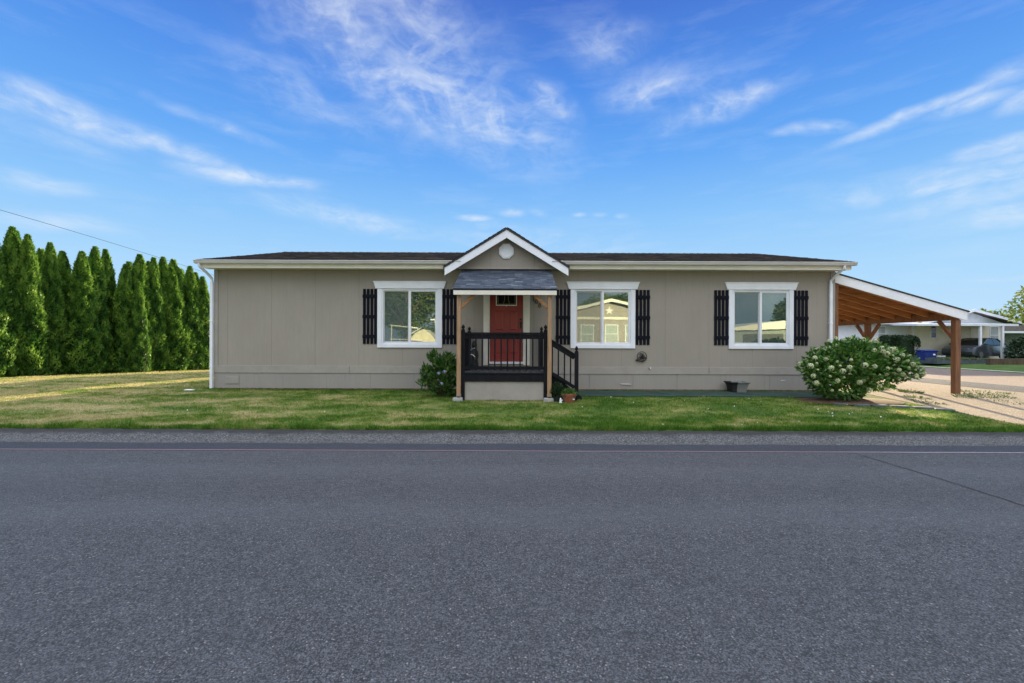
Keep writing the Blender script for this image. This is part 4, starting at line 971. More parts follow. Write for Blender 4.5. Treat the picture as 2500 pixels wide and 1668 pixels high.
def panicle(seed, nn=120, a=.085, h=.13):
    r = np.random.default_rng(seed); u = r.random(nn); th = r.uniform(0, 2 * np.pi, nn); rad = a * np.sqrt(1 - u ** 1.4) * r.uniform(.8, 1.05, nn)
    P = np.stack([rad * np.cos(th), rad * np.sin(th), u * h], -1); V = P - np.array([0, 0, h * .2]); V /= np.linalg.norm(V, axis=1, keepdims=True)
    D = np.cross(V, rnd_dirs(nn)); return card_mesh('flower_head', P - D * .012, D, V, .03, .026, np.clip(r.normal(.62, .25, nn) - .2 * (1 - u), 0, 1), M['petal'])
pans = [panicle(s) for s in (1, 2, 3)]
r = np.random.default_rng(9); cnt = 0; tries = 0; placed = []
while cnt < 78 and tries < 4000:
    tries += 1
    v = r.normal(size=3); v /= np.linalg.norm(v)
    if v[1] > .2 or v[2] < -.6: continue
    lc_, lr_, _n = lobes[r.integers(len(lobes))] if tries % 2 else lobes[r.integers(4)]
    p = np.array(lc_) + v * np.array(lr_) * r.uniform(.98, 1.12)
    if p[2] < .25 or any(np.linalg.norm(p - q) < .12 for q in placed): continue
    if any((((p - np.array(l_[0])) / (np.array(l_[1]) * .9)) ** 2).sum() < 1 for l_ in lobes): continue
    placed.append(p); o = link('flower_head', pans[cnt % 3], hy); o.location = p; k = r.uniform(.32, .98); o.scale = (k, k, k * r.uniform(.7, 1.2))
    dd = Vector(v) + Vector((0, -.1, .5)); o.rotation_euler = dd.to_track_quat('Z', 'Y').to_euler(); cnt += 1

# glossy bush left of the porch
bu = thing('hydrangea_bush', (-1.80, 11.75, -.05), 'glossy dark green bush with a few blue blooms left of the porch post', 'bush')
me, _, _ = leaf_blob((0, 0, .42), (.38, .36, .42), 1000, .13, .060, 'foliage', M['bushleaf'], .25, 16, 77, zmin=.03, upb=.9); link('foliage', me, bu)
for i, (dx, dy, dz) in enumerate([(-.38, -.1, .62), (-.22, -.1, .98), (.18, -.1, .95), (.36, -.1, .72), (-.46, -.1, .32), (-.05, -.15, .85)]):
    me, _, _ = leaf_blob((dx, dy, dz), (.13, .12, .16), 110, .14, .055, 'leafy_shoot', M['bushleaf'], .1, 4, 90 + i, upb=1.2); link('leafy_shoot', me, bu)
mb = MB()
for i in range(9):
    a = i * .7; mb.tube([(-1.8 + .03 * math.cos(a), 11.75 + .03 * math.sin(a), -.07), (-1.8 + .12 * math.cos(a), 11.75 + .1 * math.sin(a), .2), (-1.8 + .3 * math.cos(a), 11.75 + .25 * math.sin(a), .5)], .01, 5, [.014, .01, .006])
mb.build('stems', M['bark'], bu)
for (x, y, z) in ((-.02, -.43, .62), (.12, -.42, .66), (.05, -.38, .36)):
    me_ = panicle(int(x * 100) + 50, 60, .045, .03); me_.materials[0] = M['petalblue']; o = link('flower_head', me_, bu); o.location = (x, y, z); o.rotation_euler = (R(70), 0, 0)
# scrap of white on the lawn near the downspout
sp = MB().box(-8.95, -8.72, 12.42, 12.52, .0, .025); tag(origin_to(sp.build('splash_block', M['white'], bevel=.01), (-8.83, 12.47, 0)), 'small white splash block in the grass below the left downspout', 'splash block')

# ------------------------------------------------------------------ carport
CX1 = 12.72
cp = thing('timber_carport', (11.0, 16.1, -.05), 'open lean-to carport of reddish cedar posts and rafters against the right end of the house', 'carport')
cy0, cy1 = 12.93, 19.6; ztop0, ztop1 = 3.36, 2.30
zr = lambda x: ztop0 + (ztop1 - ztop0) * (x - 9.17) / (12.90 - 9.17)
for y in (12.97, 16.2, 19.4):
    g0 = float(gz(CX1, y))
    MB().box(CX1 - .075, CX1 + .075, y, y + .15, g0 - .02, zr(CX1) - .32).build('post', M['cedar'], cp, .004)
MB().box(9.18, 9.30, 12.97, 13.09, -.02, zr(9.2) - .28).build('post', M['cedar'], cp, .004)
MB().box(CX1 - .06, CX1 + .06, 12.99, cy1 - .05, zr(CX1) - .32, zr(CX1) - .10).build('beam', M['cedar'], cp, .004)
MB().box(9.16, 9.20, 13.1, cy1 - .05, zr(9.18) - .33, zr(9.18) - .08).build('ledger', M['cedar'], cp)
def brace(y, s_):
    MB().beam((CX1, y + .075 + s_ * .07, zr(CX1) - .85), (CX1, y + .075 + s_ * .52, zr(CX1) - .33), .085, .09, (1, 0, 0)).build('brace', M['cedar'], cp, .004)
brace(12.97, 1); brace(16.2, -1); brace(16.2, 1); brace(19.4, -1)
y = 13.25
while y < cy1 - .1:
    MB().beam((9.2, y, zr(9.2) - .135), (12.88, y, zr(12.88) - .135), .042, .16).build('rafter', M['rafter'], cp, .002); y += .61
MB().hexa([(9.15, cy0 + .03, zr(9.15) - .052), (12.95, cy0 + .03, zr(12.95) - .052), (12.95, cy1, zr(12.95) - .052), (9.15, cy1, zr(9.15) - .052)], [(9.15, cy0 + .03, zr(9.15) - .03), (12.95, cy0 + .03, zr(12.95) - .03), (12.95, cy1, zr(12.95) - .03), (9.15, cy1, zr(9.15) - .03)]).build('roof_deck', M['roofdeck'], cp)
mb = MB(); mb.hexa([(9.15, cy0 - .03, zr(9.15) - .028), (12.98, cy0 - .03, zr(12.98) - .028), (12.98, cy1 + .03, zr(12.98) - .028), (9.15, cy1 + .03, zr(9.15) - .028)], [(9.15, cy0 - .03, zr(9.15) + .008), (12.98, cy0 - .03, zr(12.98) + .008), (12.98, cy1 + .03, zr(12.98) + .008), (9.15, cy1 + .03, zr(9.15) + .008)], .1)
mb.build('roof', M['shingle'], cp)
MB().prism([(9.17, zr(9.17) - .03), (12.93, zr(12.93) - .03), (12.93, zr(12.93) - .285), (9.17, zr(9.17) - .285)], cy0 - .01, cy0 + .028).build('fascia', M['white'], cp, .003)
MB().prism([(9.17, zr(9.17) - .055), (12.9, zr(12.9) - .055), (12.9, zr(12.9) - .24), (9.17, zr(9.17) - .24)], cy0 + .03, cy0 + .07).build('end_rafter', M['rafter'], cp)
MB().prism([(9.3, zr(9.3) - .055), (12.9, zr(12.9) - .055), (12.9, zr(12.9) - .24), (9.3, zr(9.3) - .24)], cy1 - .04, cy1).build('end_rafter', M['rafter'], cp)
# old gutter bracket at the low corner
MB().box(12.98, 13.03, cy0 + .05, cy1, zr(12.98) - .12, zr(12.98) - .02).build('gutter', M['alu'], cp)

# ------------------------------------------------------------------ hedge of arborvitae
def arbor_mesh(seed, n=9500):
    r = np.random.default_rng(seed); H = 1.0
    h = r.random(n) ** .85; th = r.uniform(0, 2 * np.pi, n)
    prof = np.interp(h, [0, .04, .15, .35, .6, .8, .92, 1.0], [.90, 1.0, .99, .86, .64, .42, .24, .02])
    ph = r.uniform(0, 6.28, 10)
    lump = .10 * np.sin(3 * th + 16 * h + ph[0]) + .10 * np.sin(5 * th - 23 * h + ph[1]) + .08 * np.sin(7 * th + 41 * h + ph[2]) + .08 * np.sin(2 * th + 55 * h + ph[3]) + .07 * np.sin(9 * th - 70 * h + ph[4])
    # lobes: tongues of foliage pointing up
    nl = 110; lh = r.random(nl) * .97; lt = r.uniform(0, 2 * np.pi, nl); amp = r.uniform(.1, .40, nl)
    dth = np.abs((th[:, None] - lt[None] + np.pi) % (2 * np.pi) - np.pi); dh = (h[:, None] - lh[None]) * 11
    lob = (np.exp(-(dth * 2.6) ** 2 - np.where(dh < 0, dh * dh * .35, dh * dh * 3)) * amp).max(1)
    rad = prof * (.80 + lump * .55 + lob) * r.uniform(.86, 1.03, n)
    P = np.stack([rad * np.cos(th), rad * np.sin(th), h], -1)
    out = np.stack([np.cos(th), np.sin(th), np.zeros(n)], -1)
    D = out * .42 + np.array([0, 0, .95]) + r.normal(0, .30, (n, 3)); N = out + r.normal(0, .55, (n, 3))
    tone = np.clip(.14 + .75 * h ** 4 * r.random(n) + lob * 1.75 + lump * 1.0 + r.normal(0, .13, n), 0, 1)  # sunlit tops and shaded hollows are put into the leaf tone
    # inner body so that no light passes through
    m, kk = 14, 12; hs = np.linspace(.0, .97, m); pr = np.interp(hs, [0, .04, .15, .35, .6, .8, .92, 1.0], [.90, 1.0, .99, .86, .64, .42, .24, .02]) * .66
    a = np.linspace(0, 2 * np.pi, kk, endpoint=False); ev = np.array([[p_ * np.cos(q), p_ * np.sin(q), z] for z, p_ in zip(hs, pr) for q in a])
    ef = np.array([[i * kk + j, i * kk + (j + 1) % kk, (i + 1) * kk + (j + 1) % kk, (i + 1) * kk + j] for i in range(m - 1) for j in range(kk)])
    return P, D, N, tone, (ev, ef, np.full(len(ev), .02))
def arbor_variant(seed, Hh, Rr, n):
    P, D, N, tone, (ev, ef, et) = arbor_mesh(seed, n); sc = np.array([Rr, Rr, Hh]); rr_ = np.random.default_rng(seed + 100)
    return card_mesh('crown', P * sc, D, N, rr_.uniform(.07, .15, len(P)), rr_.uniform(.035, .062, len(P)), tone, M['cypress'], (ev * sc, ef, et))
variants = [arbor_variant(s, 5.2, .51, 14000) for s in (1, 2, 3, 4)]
trunk_me = MB().lathe((0, 0, -.1), [(.11, 0), (.08, .5), (.05, 2.5), (.02, 4.6)], 8).build('trunk_source', M['bark']); tme = trunk_me.data; bpy.data.objects.remove(trunk_me)
front = [(-62, 540), (-25, 560), (9, 553), (46, 553), (89, 575), (156, 593), (219, 615), (254, 601), (318, 644), (357, 621), (389, 628), (418, 627), (441, 654), (461, 635), (481, 650), (498, 666), (512, 676)]
behind = [(-45, 545), (24, 575), (106, 561), (139, 589), (187, 609), (240, 612), (275, 636), (294, 628), (340, 610), (403, 640), (430, 640), (473, 644), (505, 655), (520, 660)]
allt = []
def hedge_pos(px, off):
    u = (px - 1250) / 1111; Y = 22.0 / (.22 - u); X = u * Y
    return X - .976 * off, Y + .216 * off
for lst, off0 in ((front, .55), (behind, 1.85)):
    for q_, (px, ty) in enumerate(lst):
        off = off0 + (.14 if q_ % 2 else -.10)
        X, Y = hedge_pos(px, off); hgt = 1.37 + (834 - (ty - .0037 * (px - 1250))) * Y / 1111
        allt.append((X, Y, hgt, px, off0 < 1))
X, Y = hedge_pos(332, .0); allt.append((X + .1, Y, 1.37 + (834 - 691) * Y / 1111, 332, None))
ords = ['leftmost', 'second', 'third', 'fourth', 'fifth', 'sixth', 'seventh', 'eighth', 'ninth', 'tenth', 'eleventh', 'twelfth', 'thirteenth', 'fourteenth', 'fifteenth', 'sixteenth', 'last']
fi = bi = 0; arbors = []
for k, (X, Y, hgt, px, isf) in enumerate(allt):
    if isf: lab = ('tall columnar arborvitae in the front row of the hedge, %s from the left' % ords[fi]) if fi < 16 else 'columnar arborvitae at the right end of the hedge front row, beside the house corner'; fi += 1
    elif isf is None: lab = 'short pointed arborvitae standing in front of the others in the hedge'
    else: lab = 'columnar arborvitae in the back row of the hedge, %s from the left' % ords[bi]; bi += 1
    z0 = float(gz(X, Y)) - .03
    o = bpy.data.objects.new('arborvitae_tree', None); COL.objects.link(o); o.location = (X, Y, z0); tag(o, lab, 'tree', 'arborvitae hedge trees')
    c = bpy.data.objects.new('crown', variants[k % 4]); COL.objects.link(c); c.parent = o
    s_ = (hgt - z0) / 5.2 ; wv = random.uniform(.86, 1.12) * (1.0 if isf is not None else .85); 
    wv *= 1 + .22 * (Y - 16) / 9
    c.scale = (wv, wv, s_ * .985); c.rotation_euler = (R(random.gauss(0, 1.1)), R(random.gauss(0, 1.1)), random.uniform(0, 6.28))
    t_ = bpy.data.objects.new('trunk', tme); COL.objects.link(t_); t_.parent = o; t_.scale = (1, 1, s_)

# ------------------------------------------------------------------ overhead wire with its poles
def pole(x, y, h, lab):
    p = thing('utility_pole', (x, y, 0), lab, 'utility pole')
    MB().lathe((x, y, -.2), [(.15, 0), (.10, h + .2)], 12).build('pole_shaft', M['bark'], p, smooth=True)
    MB().box(x - .9, x + .9, y - .05, y + .05, h - .5, h - .38).build('crossarm', M['bark'], p)
    for q in (-.8, .8): MB().lathe((x + q, y, h - .38), [(.03, 0), (.05, .04), (.03, .1), (.01, .12)], 8).build('insulator', M['white'], p)
pole(-24.8, 8.0, 8.3, 'wooden utility pole standing left of the hedge'); pole(-24.8, 40.0, 7.0, 'shorter wooden utility pole beyond the hedge')
pts = []
for i in range(25):
    f = i / 24; pts.append((-24.8, 8 + 32 * f, 7.85 + (6.62 - 7.85) * f ** 1.5 + .35 * 4 * f * (1 - f) * .45))
tag(origin_to(MB().tube(pts, .011, 6).build('overhead_cable', M['darkmetal']), pts[0]), 'thin dark cable sagging across the sky above the left hedge', 'cable')

# ------------------------------------------------------------------ building helpers for the neighbours
def simple_window(mb_parent, x0, x1, y, z0, z1, sgn=-1, mat=None, bars=True):
    f = MB(); t_ = .05
    ya, yb = (y - .03, y) if sgn < 0 else (y, y + .03)
    f.box(x0 - t_, x1 + t_, ya, yb, z0 - t_, z0); f.box(x0 - t_, x1 + t_, ya, yb, z1, z1 + t_); f.box(x0 - t_, x0, ya, yb, z0, z1); f.box(x1, x1 + t_, ya, yb, z0, z1)
    if bars: f.box(x0, x1, ya, yb, (z0 + z1) / 2 - .02, (z0 + z1) / 2 + .02)
    wn_ = f.build('window', M['white'], mb_parent)
    MB().box(x0, x1, y - .012 if sgn < 0 else y + .002, y - .002 if sgn < 0 else y + .012, z0, z1).build('pane', mat or M['carglass'], wn_)
NY = 33.0
nz = .14
nb = thing('neighbour_house', (33, NY, nz), 'cream and white neighbour house across the side street with a white awning on posts', 'house')
def zpx(py, Y=NY): return 1.37 + (838.3 - py) * Y / 1111
def xpx(px, Y=NY): return (px - 1250) * Y / 1111
xa, xb, xc, xd = xpx(2045), xpx(2229), xpx(2452), xpx(2455)
MB().box(xa, xb, NY + .3, NY + 8, nz - .2, zpx(793)).build('wall', M['nwhite'], nb)
MB().box(xb, xc, NY, NY + 9, nz - .2, zpx(790)).build('wall', M['nwall'], nb)
zr_ = zpx(757); za = zpx(789); xm = xpx(2362); xe = xpx(2484); xw = xpx(2235)
MB().prism([(xb + .05, za - .02), (xc - .05, za - .02), (xm, zr_ - .12)], NY - .02, NY + .1).build('gable_wall', M['nwhite'], nb)
mb = MB()
for (x0, x1) in ((xm, xe), (xm, xw)): mb.prism([(x0, zr_), (x1, za), (x1, za - .14), (x0, zr_ - .14)], NY - .5, NY + 9.4)
mb.build('roof', M['nroof'], nb)
mb = MB()
for (x0, x1) in ((xm, xe), (xm, xw)): mb.prism([(x0, zr_ + .02), (x1, za + .02), (x1, za - .16), (x0, zr_ - .16)], NY - .56, NY - .502)
mb.build('rake_board', M['nwhite'], nb)
MB().box(xa - .3, xb, NY - .2, NY + 8.2, zpx(793), zpx(788)).build('roof', M['nwhite'], nb)
# awning
AY = NY - 2.2
MB().hexa([(xpx(2238, AY), AY, zpx(796, AY)), (xpx(2487, AY), AY, zpx(796, AY)), (xpx(2487, AY) , NY, zpx(796, AY) + .1), (xpx(2238, AY), NY, zpx(796, AY) + .1)],
          [(xpx(2238, AY), AY, zpx(791, AY)), (xpx(2487, AY), AY, zpx(791, AY)), (xpx(2487, AY), NY, zpx(790, AY) + .1), (xpx(2238, AY), NY, zpx(790, AY) + .1)]).build('awning', M['nwhite'], nb)
for px in (2396, 2450): x = xpx(px, AY); MB().box(x - .06, x + .06, AY + .02, AY + .14, nz - .1, zpx(796, AY)).build('awning_post', M['white'], nb)
MB().box(xb - .06, xb + .04, NY - .08, NY - .01, nz, zpx(792)).build('downspout', M['white'], nb)
simple_window(nb, xpx(2273), xpx(2284), NY, zpx(825), zpx(798)); simple_window(nb, xpx(2417), xpx(2436), NY, zpx(838), zpx(799), mat=M['blind']); simple_window(nb, xpx(2152), xpx(2169), NY + .3, zpx(832), zpx(799), mat=M['blind'])
dn = MB().box(xpx(2368), xpx(2392), NY - .05, NY - .0, nz + .1, zpx(800)); dn.build('door', M['cream'], nb, .01)
# hanging basket
# neighbour's street things
def lathe_bin(mat, loc, w_, h_, lab, lidmat):
    b = thing('recycling_bin', loc, lab, 'bin', 'blue recycling bins of the neighbour'); x, y, z = loc
    q0 = [(x - w_ * .42, y - w_ * .36, z), (x + w_ * .42, y - w_ * .36, z), (x + w_ * .42, y + w_ * .36, z), (x - w_ * .42, y + w_ * .36, z)]
    q1 = [(x - w_ * .5, y - w_ * .42, z + h_ * .86), (x + w_ * .5, y - w_ * .42, z + h_ * .86), (x + w_ * .5, y + w_ * .42, z + h_ * .86), (x - w_ * .5, y + w_ * .42, z + h_ * .86)]
    MB().hexa(q0, q1).build('bin_body', mat, b, .03)
    lid = [(x - w_ * .53, y - w_ * .46, z + h_ * .865), (x + w_ * .53, y - w_ * .46, z + h_ * .865), (x + w_ * .53, y + w_ * .46, z + h_ * .90), (x - w_ * .53, y + w_ * .46, z + h_ * .90)]
    MB().hexa(lid, [(p[0] * 1 + 0, p[1], p[2] + h_ * .10) for p in lid]).build('lid', lidmat, b, .02)
    MB().box(x + w_ * .12, x + w_ * .3, y - w_ * .44, y - w_ * .425, z + h_ * .62, z + h_ * .72).build('sticker', M['white'], b)
    for s_ in (-1, 1): MB().tube([(x + s_ * w_ * .3, y + w_ * .30, z + .1), (x + s_ * w_ * .42, y + w_ * .30, z + .1)], .1, 12).build('wheel', M['tyre'], b)
by = 29.0; lathe_bin(M['blue'], ((2262 - 1250) * by / 1111, by, float(gz(26.5, by))), 0.80, 0.92, 'dark blue recycling bin standing alone beside the clipped bush', M['blue'])
by = 31.4; lathe_bin(M['blue2'], ((2374 - 1250) * by / 1111, by, float(gz(30.5, by)) + .30), .95, .62, 'bright blue open bin behind the awning post in front of the parked car', M['blue2'])
# raised planter lawn with low wall
rp = thing('raised_planter', (29.2, 28.3, float(gz(29, 28.3))), 'low raised bed of green plants edged with timber before the neighbour house', 'raised bed')
x0, x1 = (2284 - 1250) * 28 / 1111, (2411 - 1250) * 28 / 1111; zb = float(gz(29, 28.3)) - .05
mb = MB(); mb.box(x0, x1, 27.9, 28.0, zb, zb + .36); mb.box(x0, x0 + .1, 28.0, 29.8, zb, zb + .36); mb.box(x1 - .1, x1, 28.0, 29.8, zb, zb + .36); mb.box(x0, x1, 29.8, 29.9, zb, zb + .36); mb.build('bed_edging', M['slate'], rp)
MB().box(x0 + .1, x1 - .1, 28.0, 29.8, zb, zb + .28).build('soil', M['soil'], rp)
n = 2600; P_ = np.stack([rng.uniform(x0 + .1, x1 - .1, n), rng.uniform(27.86, 29.7, n), np.full(n, zb + .26)], -1) - np.array(rp.location); D_ = rng.normal(0, .5, (n, 3)); D_[:, 2] = 1
link('ground_cover', card_mesh('ground_cover', P_, D_, rnd_dirs(n), .13 * rng.uniform(.5, 1.3, n), .05, rng.random(n), M['treeleaf']), rp)
# row of little pots by the wall
for i, (px, m_, lab) in enumerate(((2277, 'terra', 'small terracotta flower pot next to the dark blue bin'), (2286, 'cream', 'small cream flower pot second in the row along the neighbour wall'), (2295, 'white', 'small white flower pot third in the row along the neighbour wall'),
                           (2302, 'white', 'small white flower pot fourth in the row, left of the dark pot'), (2313, 'plastic', 'small dark flower pot last in the row before the car'))):
    y = 30.3; x = (px - 1250) * y / 1111; z = zb + .30
    MB_ = MB().lathe((x, y, z - .3), [(.09, 0), (.13, .40), (.14, .44), (.10, .44)], 12); tag(origin_to(MB_.build('flower_pot', M[m_], smooth=True), (x, y, z - .3)), lab, 'flower pot', 'flower pots along the neighbour wall')
# dark timber edge on the right
tb = MB().box((2413 - 1250) * 27 / 1111, 36.5, 26.9, 27.15, float(gz(30, 27)) - .1, float(gz(30, 27)) + .32); tag(origin_to(tb.build('retaining_wall', M['bark'], bevel=.01), (30, 27, 0.1)), 'low dark timber retaining wall at the right edge beyond the side street', 'low wall')
# clipped bush
x = (2192 - 1250) * 31 / 1111
cb = thing('clipped_bush', (x, 31, .1), 'dense dark green clipped bush against the white neighbour wall', 'bush')
n = 7000; v = rnd_dirs(n); sq = np.sign(v) * np.abs(v) ** .42; sq[:, 2] = np.abs(v[:, 2]) ** .5 * np.sign(v[:, 2])
P_ = sq * np.array([.98, .8, .86]) * rng.uniform(.9, 1.02, n)[:, None] + np.array([0, 0, .90]); D_ = v + rng.normal(0, .6, (n, 3))
hs = np.linspace(-.8, .8, 7); 
ev = []; kk = 14
for z in hs:
    rr_ = .84 * (1 - abs(z) ** 4 * .5)
    for q in np.linspace(0, 2 * np.pi, kk, endpoint=False): ev.append([rr_ * np.sign(np.cos(q)) * abs(np.cos(q)) ** .5, .7 * rr_ * np.sign(np.sin(q)) * abs(np.sin(q)) ** .5, .9 + z])
ef = np.array([[i * kk + j, i * kk + (j + 1) % kk, (i + 1) * kk + (j + 1) % kk, (i + 1) * kk + j] for i in range(6) for j in range(kk)])
link('foliage', card_mesh('foliage', P_, D_, v, .10, .06, np.clip(.3 + rng.normal(0, .2, n), 0, 1), M['boxleaf'], (np.array(ev), ef, np.full(len(ev), .05))), cb)

# car
def make_car(paint, lab, cat='car'):
    c = thing('parked_car', (0, 0, 0), lab, cat)
    # side outline (x forward), lofted across the width with tumblehome
    body = [(-2.3, .42), (-2.33, .62), (-2.28, .86), (-2.05, .98), (-1.2, 1.0), (0.4, .98), (1.15, .93), (1.9, .82), (2.2, .68), (2.28, .5), (2.22, .3), (1.75, .22), (-1.8, .22), (-2.2, .28)]
    ws = [(-.90, .97), (-.86, 1.0), (-.5, 1.01), (0, 1.015), (.5, 1.01), (.86, 1.0), (.90, .97)]
    vs = []; n_ = len(body)
    for (wy, k) in ws:
        for (x, z) in body: vs.append((x * k, wy * (1 - .04 * abs(x / 2.3) ** 3), .22 + (z - .22) * k))
    fs = [tuple(range(n_)), tuple((len(ws) - 1) * n_ + i for i in range(n_))[::-1]]
    for i in range(len(ws) - 1):
        for j in range(n_): j2 = (j + 1) % n_; fs.append((i * n_ + j, i * n_ + j2, (i + 1) * n_ + j2, (i + 1) * n_ + j))
    MB().add(vs, fs).build('body', paint, c, smooth=True)
    def loft(name, pts, w0, w1, mat, zo=0):
        vs = []; z0 = min(p[1] for p in pts); z1 = max(p[1] for p in pts)
        for s_ in (-1, 1):
            for (x, z) in pts: vs.append((x, s_ * (w0 + (w1 - w0) * (z - z0) / (z1 - z0)), z))
        n2 = len(pts); fs = [tuple(range(n2)), tuple(range(n2, 2 * n2))[::-1]] + [(j, (j + 1) % n2, (j + 1) % n2 + n2, j + n2) for j in range(n2)]
        MB().add(vs, fs).build(name, mat, c)
    loft('windows', [(-1.75, .97), (-1.2, 1.30), (-.9, 1.405), (.05, 1.40), (.45, 1.28), (1.1, .93)], .83, .66, M['carglass'])
    loft('roof', [(-1.0, 1.385), (-.85, 1.44), (-.3, 1.465), (0, 1.44), (.12, 1.385)], .67, .58, paint)
    for s_ in (-1, 1):
        p = MB(); p.beam((-.42, s_ * .80, .98), (-.42, s_ * .665, 1.40), .05, .03); p.beam((1.12, s_ * .81, .95), (.10, s_ * .655, 1.41), .05, .04); p.beam((-1.72, s_ * .82, .98), (-.95, s_ * .66, 1.40), .09, .05); p.build('pillar', paint, c)
        for xw in (-1.42, 1.38):
            t0 = MB().lathe((0, 0, 0), [(.19, -.11), (.31, -.10), (.33, -.05), (.33, .05), (.31, .10), (.19, .11)], 24); MB().add([(xw + v_[0], s_ * .80 + v_[2], .33 + v_[1]) for v_ in t0.v], t0.f).build('tyre', M['tyre'], c, smooth=True)
            t0 = MB().lathe((0, 0, 0), [(.0, -.115), (.17, -.115), (.20, -.12), (.20, .12), (.17, .115), (.0, .115)], 16); MB().add([(xw + v_[0], s_ * .805 + v_[2], .33 + v_[1]) for v_ in t0.v], t0.f).build('rim', M['rim'], c)
        MB().hexa([(2.10, s_ * .50 - .12, .62), (2.24, s_ * .50 + .10, .60), (2.16, s_ * .62 + .12, .60), (2.02, s_ * .60, .62)], [(2.06, s_ * .50 - .12, .74), (2.16, s_ * .50 + .10, .72), (2.06, s_ * .62 + .12, .72), (1.98, s_ * .60, .74)]).build('headlight', M['lampglass'], c)
        MB().box(-2.34, -2.26, s_ * .66 - .14, s_ * .66 + .14, .72, .86).build('tail_light', M['redlens'], c)
        MB().box(.88, 1.02, s_ * .93 - .09, s_ * .93 + .09, .96, 1.08).build('mirror', paint, c, .02)
    MB().box(2.22, 2.30, -.45, .45, .36, .56).build('grille', M['plastic'], c); MB().box(-2.36, 2.30, -.84, .84, .2, .26).build('sill', M['plastic'], c)
    return c
car = make_car(M['car_grey'], 'dark grey car parked under the neighbour awning'); car.location = (xpx(2386, 31.8), 31.9, float(gz(30, 31)) + .14); car.rotation_euler = (0, 0, R(200))
car2 = make_car(M['car_blue'], 'pale blue car partly hidden behind the flowering shrub'); car2.location = (22.6, 29.5, float(gz(23, 29)) + .01); car2.rotation_euler = (0, 0, R(262))

# trees
def leafy_tree(loc, h, crown, n, L, lab, seed, trunk_r=.14, name='tree', lumps=14):
    t_ = thing(name, loc, lab, 'tree'); x, y, z = loc; r_ = random.Random(seed)
    mb = MB(); mb.tube([(x, y, z - .2), (x + .05, y, z + h * .25), (x - .05, y + .05, z + h * .6)], .1, 8, [trunk_r, trunk_r * .75, trunk_r * .4])
    for i in range(7):
        a = i * .9 + r_.random(); z0 = z + h * r_.uniform(.25, .5); R_ = crown[0] * .65
        mb.tube([(x, y, z0), (x + R_ * .5 * math.cos(a), y + R_ * .5 * math.sin(a), z0 + h * .15), (x + R_ * math.cos(a), y + R_ * math.sin(a), z0 + h * .28)], .05, 6, [trunk_r * .45, trunk_r * .3, trunk_r * .12])
    mb.build('trunk', M['bark'], t_)
    # crown from several leaf clusters
    vs = []; 
    r2 = np.random.default_rng(seed); allP = []; allD = []; allN = []; allT = []
    cc_ = np.array([0, 0, h - crown[2]])
    for i in range(lumps):
        v = r2.normal(size=3); v /= np.linalg.norm(v); ctr = cc_ + v * np.array(crown) * r2.uniform(.35, .72); rd = np.array(crown) * r2.uniform(.28, .45); m_ = n // lumps
        q = r2.normal(size=(m_, 3)); q /= np.linalg.norm(q, axis=1, keepdims=True); P = ctr + q * rd * (.45 + .55 * r2.random(m_) ** .5)[:, None]
        allP.append(P); allD.append(q + r2.normal(0, .7, (m_, 3)) + np.array([0, 0, -.2])); allN.append(q + np.array([0, 0, .8]) + r2.normal(0, .5, (m_, 3))); allT.append(np.clip(r2.normal(.5 + .15 * r2.normal(), .2, m_), 0, 1))
    P = np.vstack(allP); link('crown', card_mesh('crown', P, np.vstack(allD), np.vstack(allN), L, L * .6, np.concatenate(allT), M['treeleaf']), t_)
    return t_
leafy_tree((24.6, 20.0, 0), 4.4, (2.2, 1.9, 1.55), 5000, .17, 'bright yellow-green leafy tree at the right edge beside the side street', 41)
leafy_tree((38.5, 45.0, 0), 5.0, (2.2, 2, 1.3), 2500, .3, 'distant leafy tree rising behind the neighbour roof', 42)
leafy_tree((48.2, 45.0, 0), 5.0, (2.4, 2.2, 1.7), 2500, .3, 'distant tree behind the neighbour house near the right edge', 43)
leafy_tree((42.6, 45.0, 0), 4.9, (2.0, 2.2, 1.3), 2500, .3, 'second distant tree rising behind the neighbour roof', 46)
def shrub(loc, rad, n, lab, seed, L=.16):
    s_ = thing('dark_shrub', loc, lab, 'shrub'); me, _, _ = leaf_blob((0, 0, rad[2] * .8), rad, n, L, L * .6, 'foliage', M['boxleaf'], .35, 10, seed, zmin=0); link('foliage', me, s_)
    MB().tube([(loc[0], loc[1], loc[2] - .05), (loc[0], loc[1], loc[2] + rad[2])], .06, 6).build('stem', M['bark'], s_)
shrub((34.0, 30.0, .1), (1.0, .9, .95), 2500, 'dark shrub right of the last awning post', 51)
shrub((36.0, 30.5, .1), (1.5, 1.0, 1.25), 2500, 'taller dark shrub at the right edge below the yellow tree', 52)
# another house far right behind the shrubs
n2 = thing('far_house', (41, 41, .1), 'dark roofed house with open carport behind the right-hand shrubs', 'house')
MB().box(38.5, 52, 40, 48, 0, 2.3).build('wall', M['curtain'], n2); MB().prism([(37.6, 2.25), (53, 2.25), (49, 3.3), (42, 3.3)], 39.2, 48.5).build('roof', M['nroof'], n2)
MB().box(37.4, 44, 36.6, 40, 2.2, 2.35).build('carport_roof', M['white'], n2)
for x in (38.6, 43.6): MB().box(x, x + .12, 36.8, 36.92, 0, 2.2).build('carport_post', M['white'], n2)

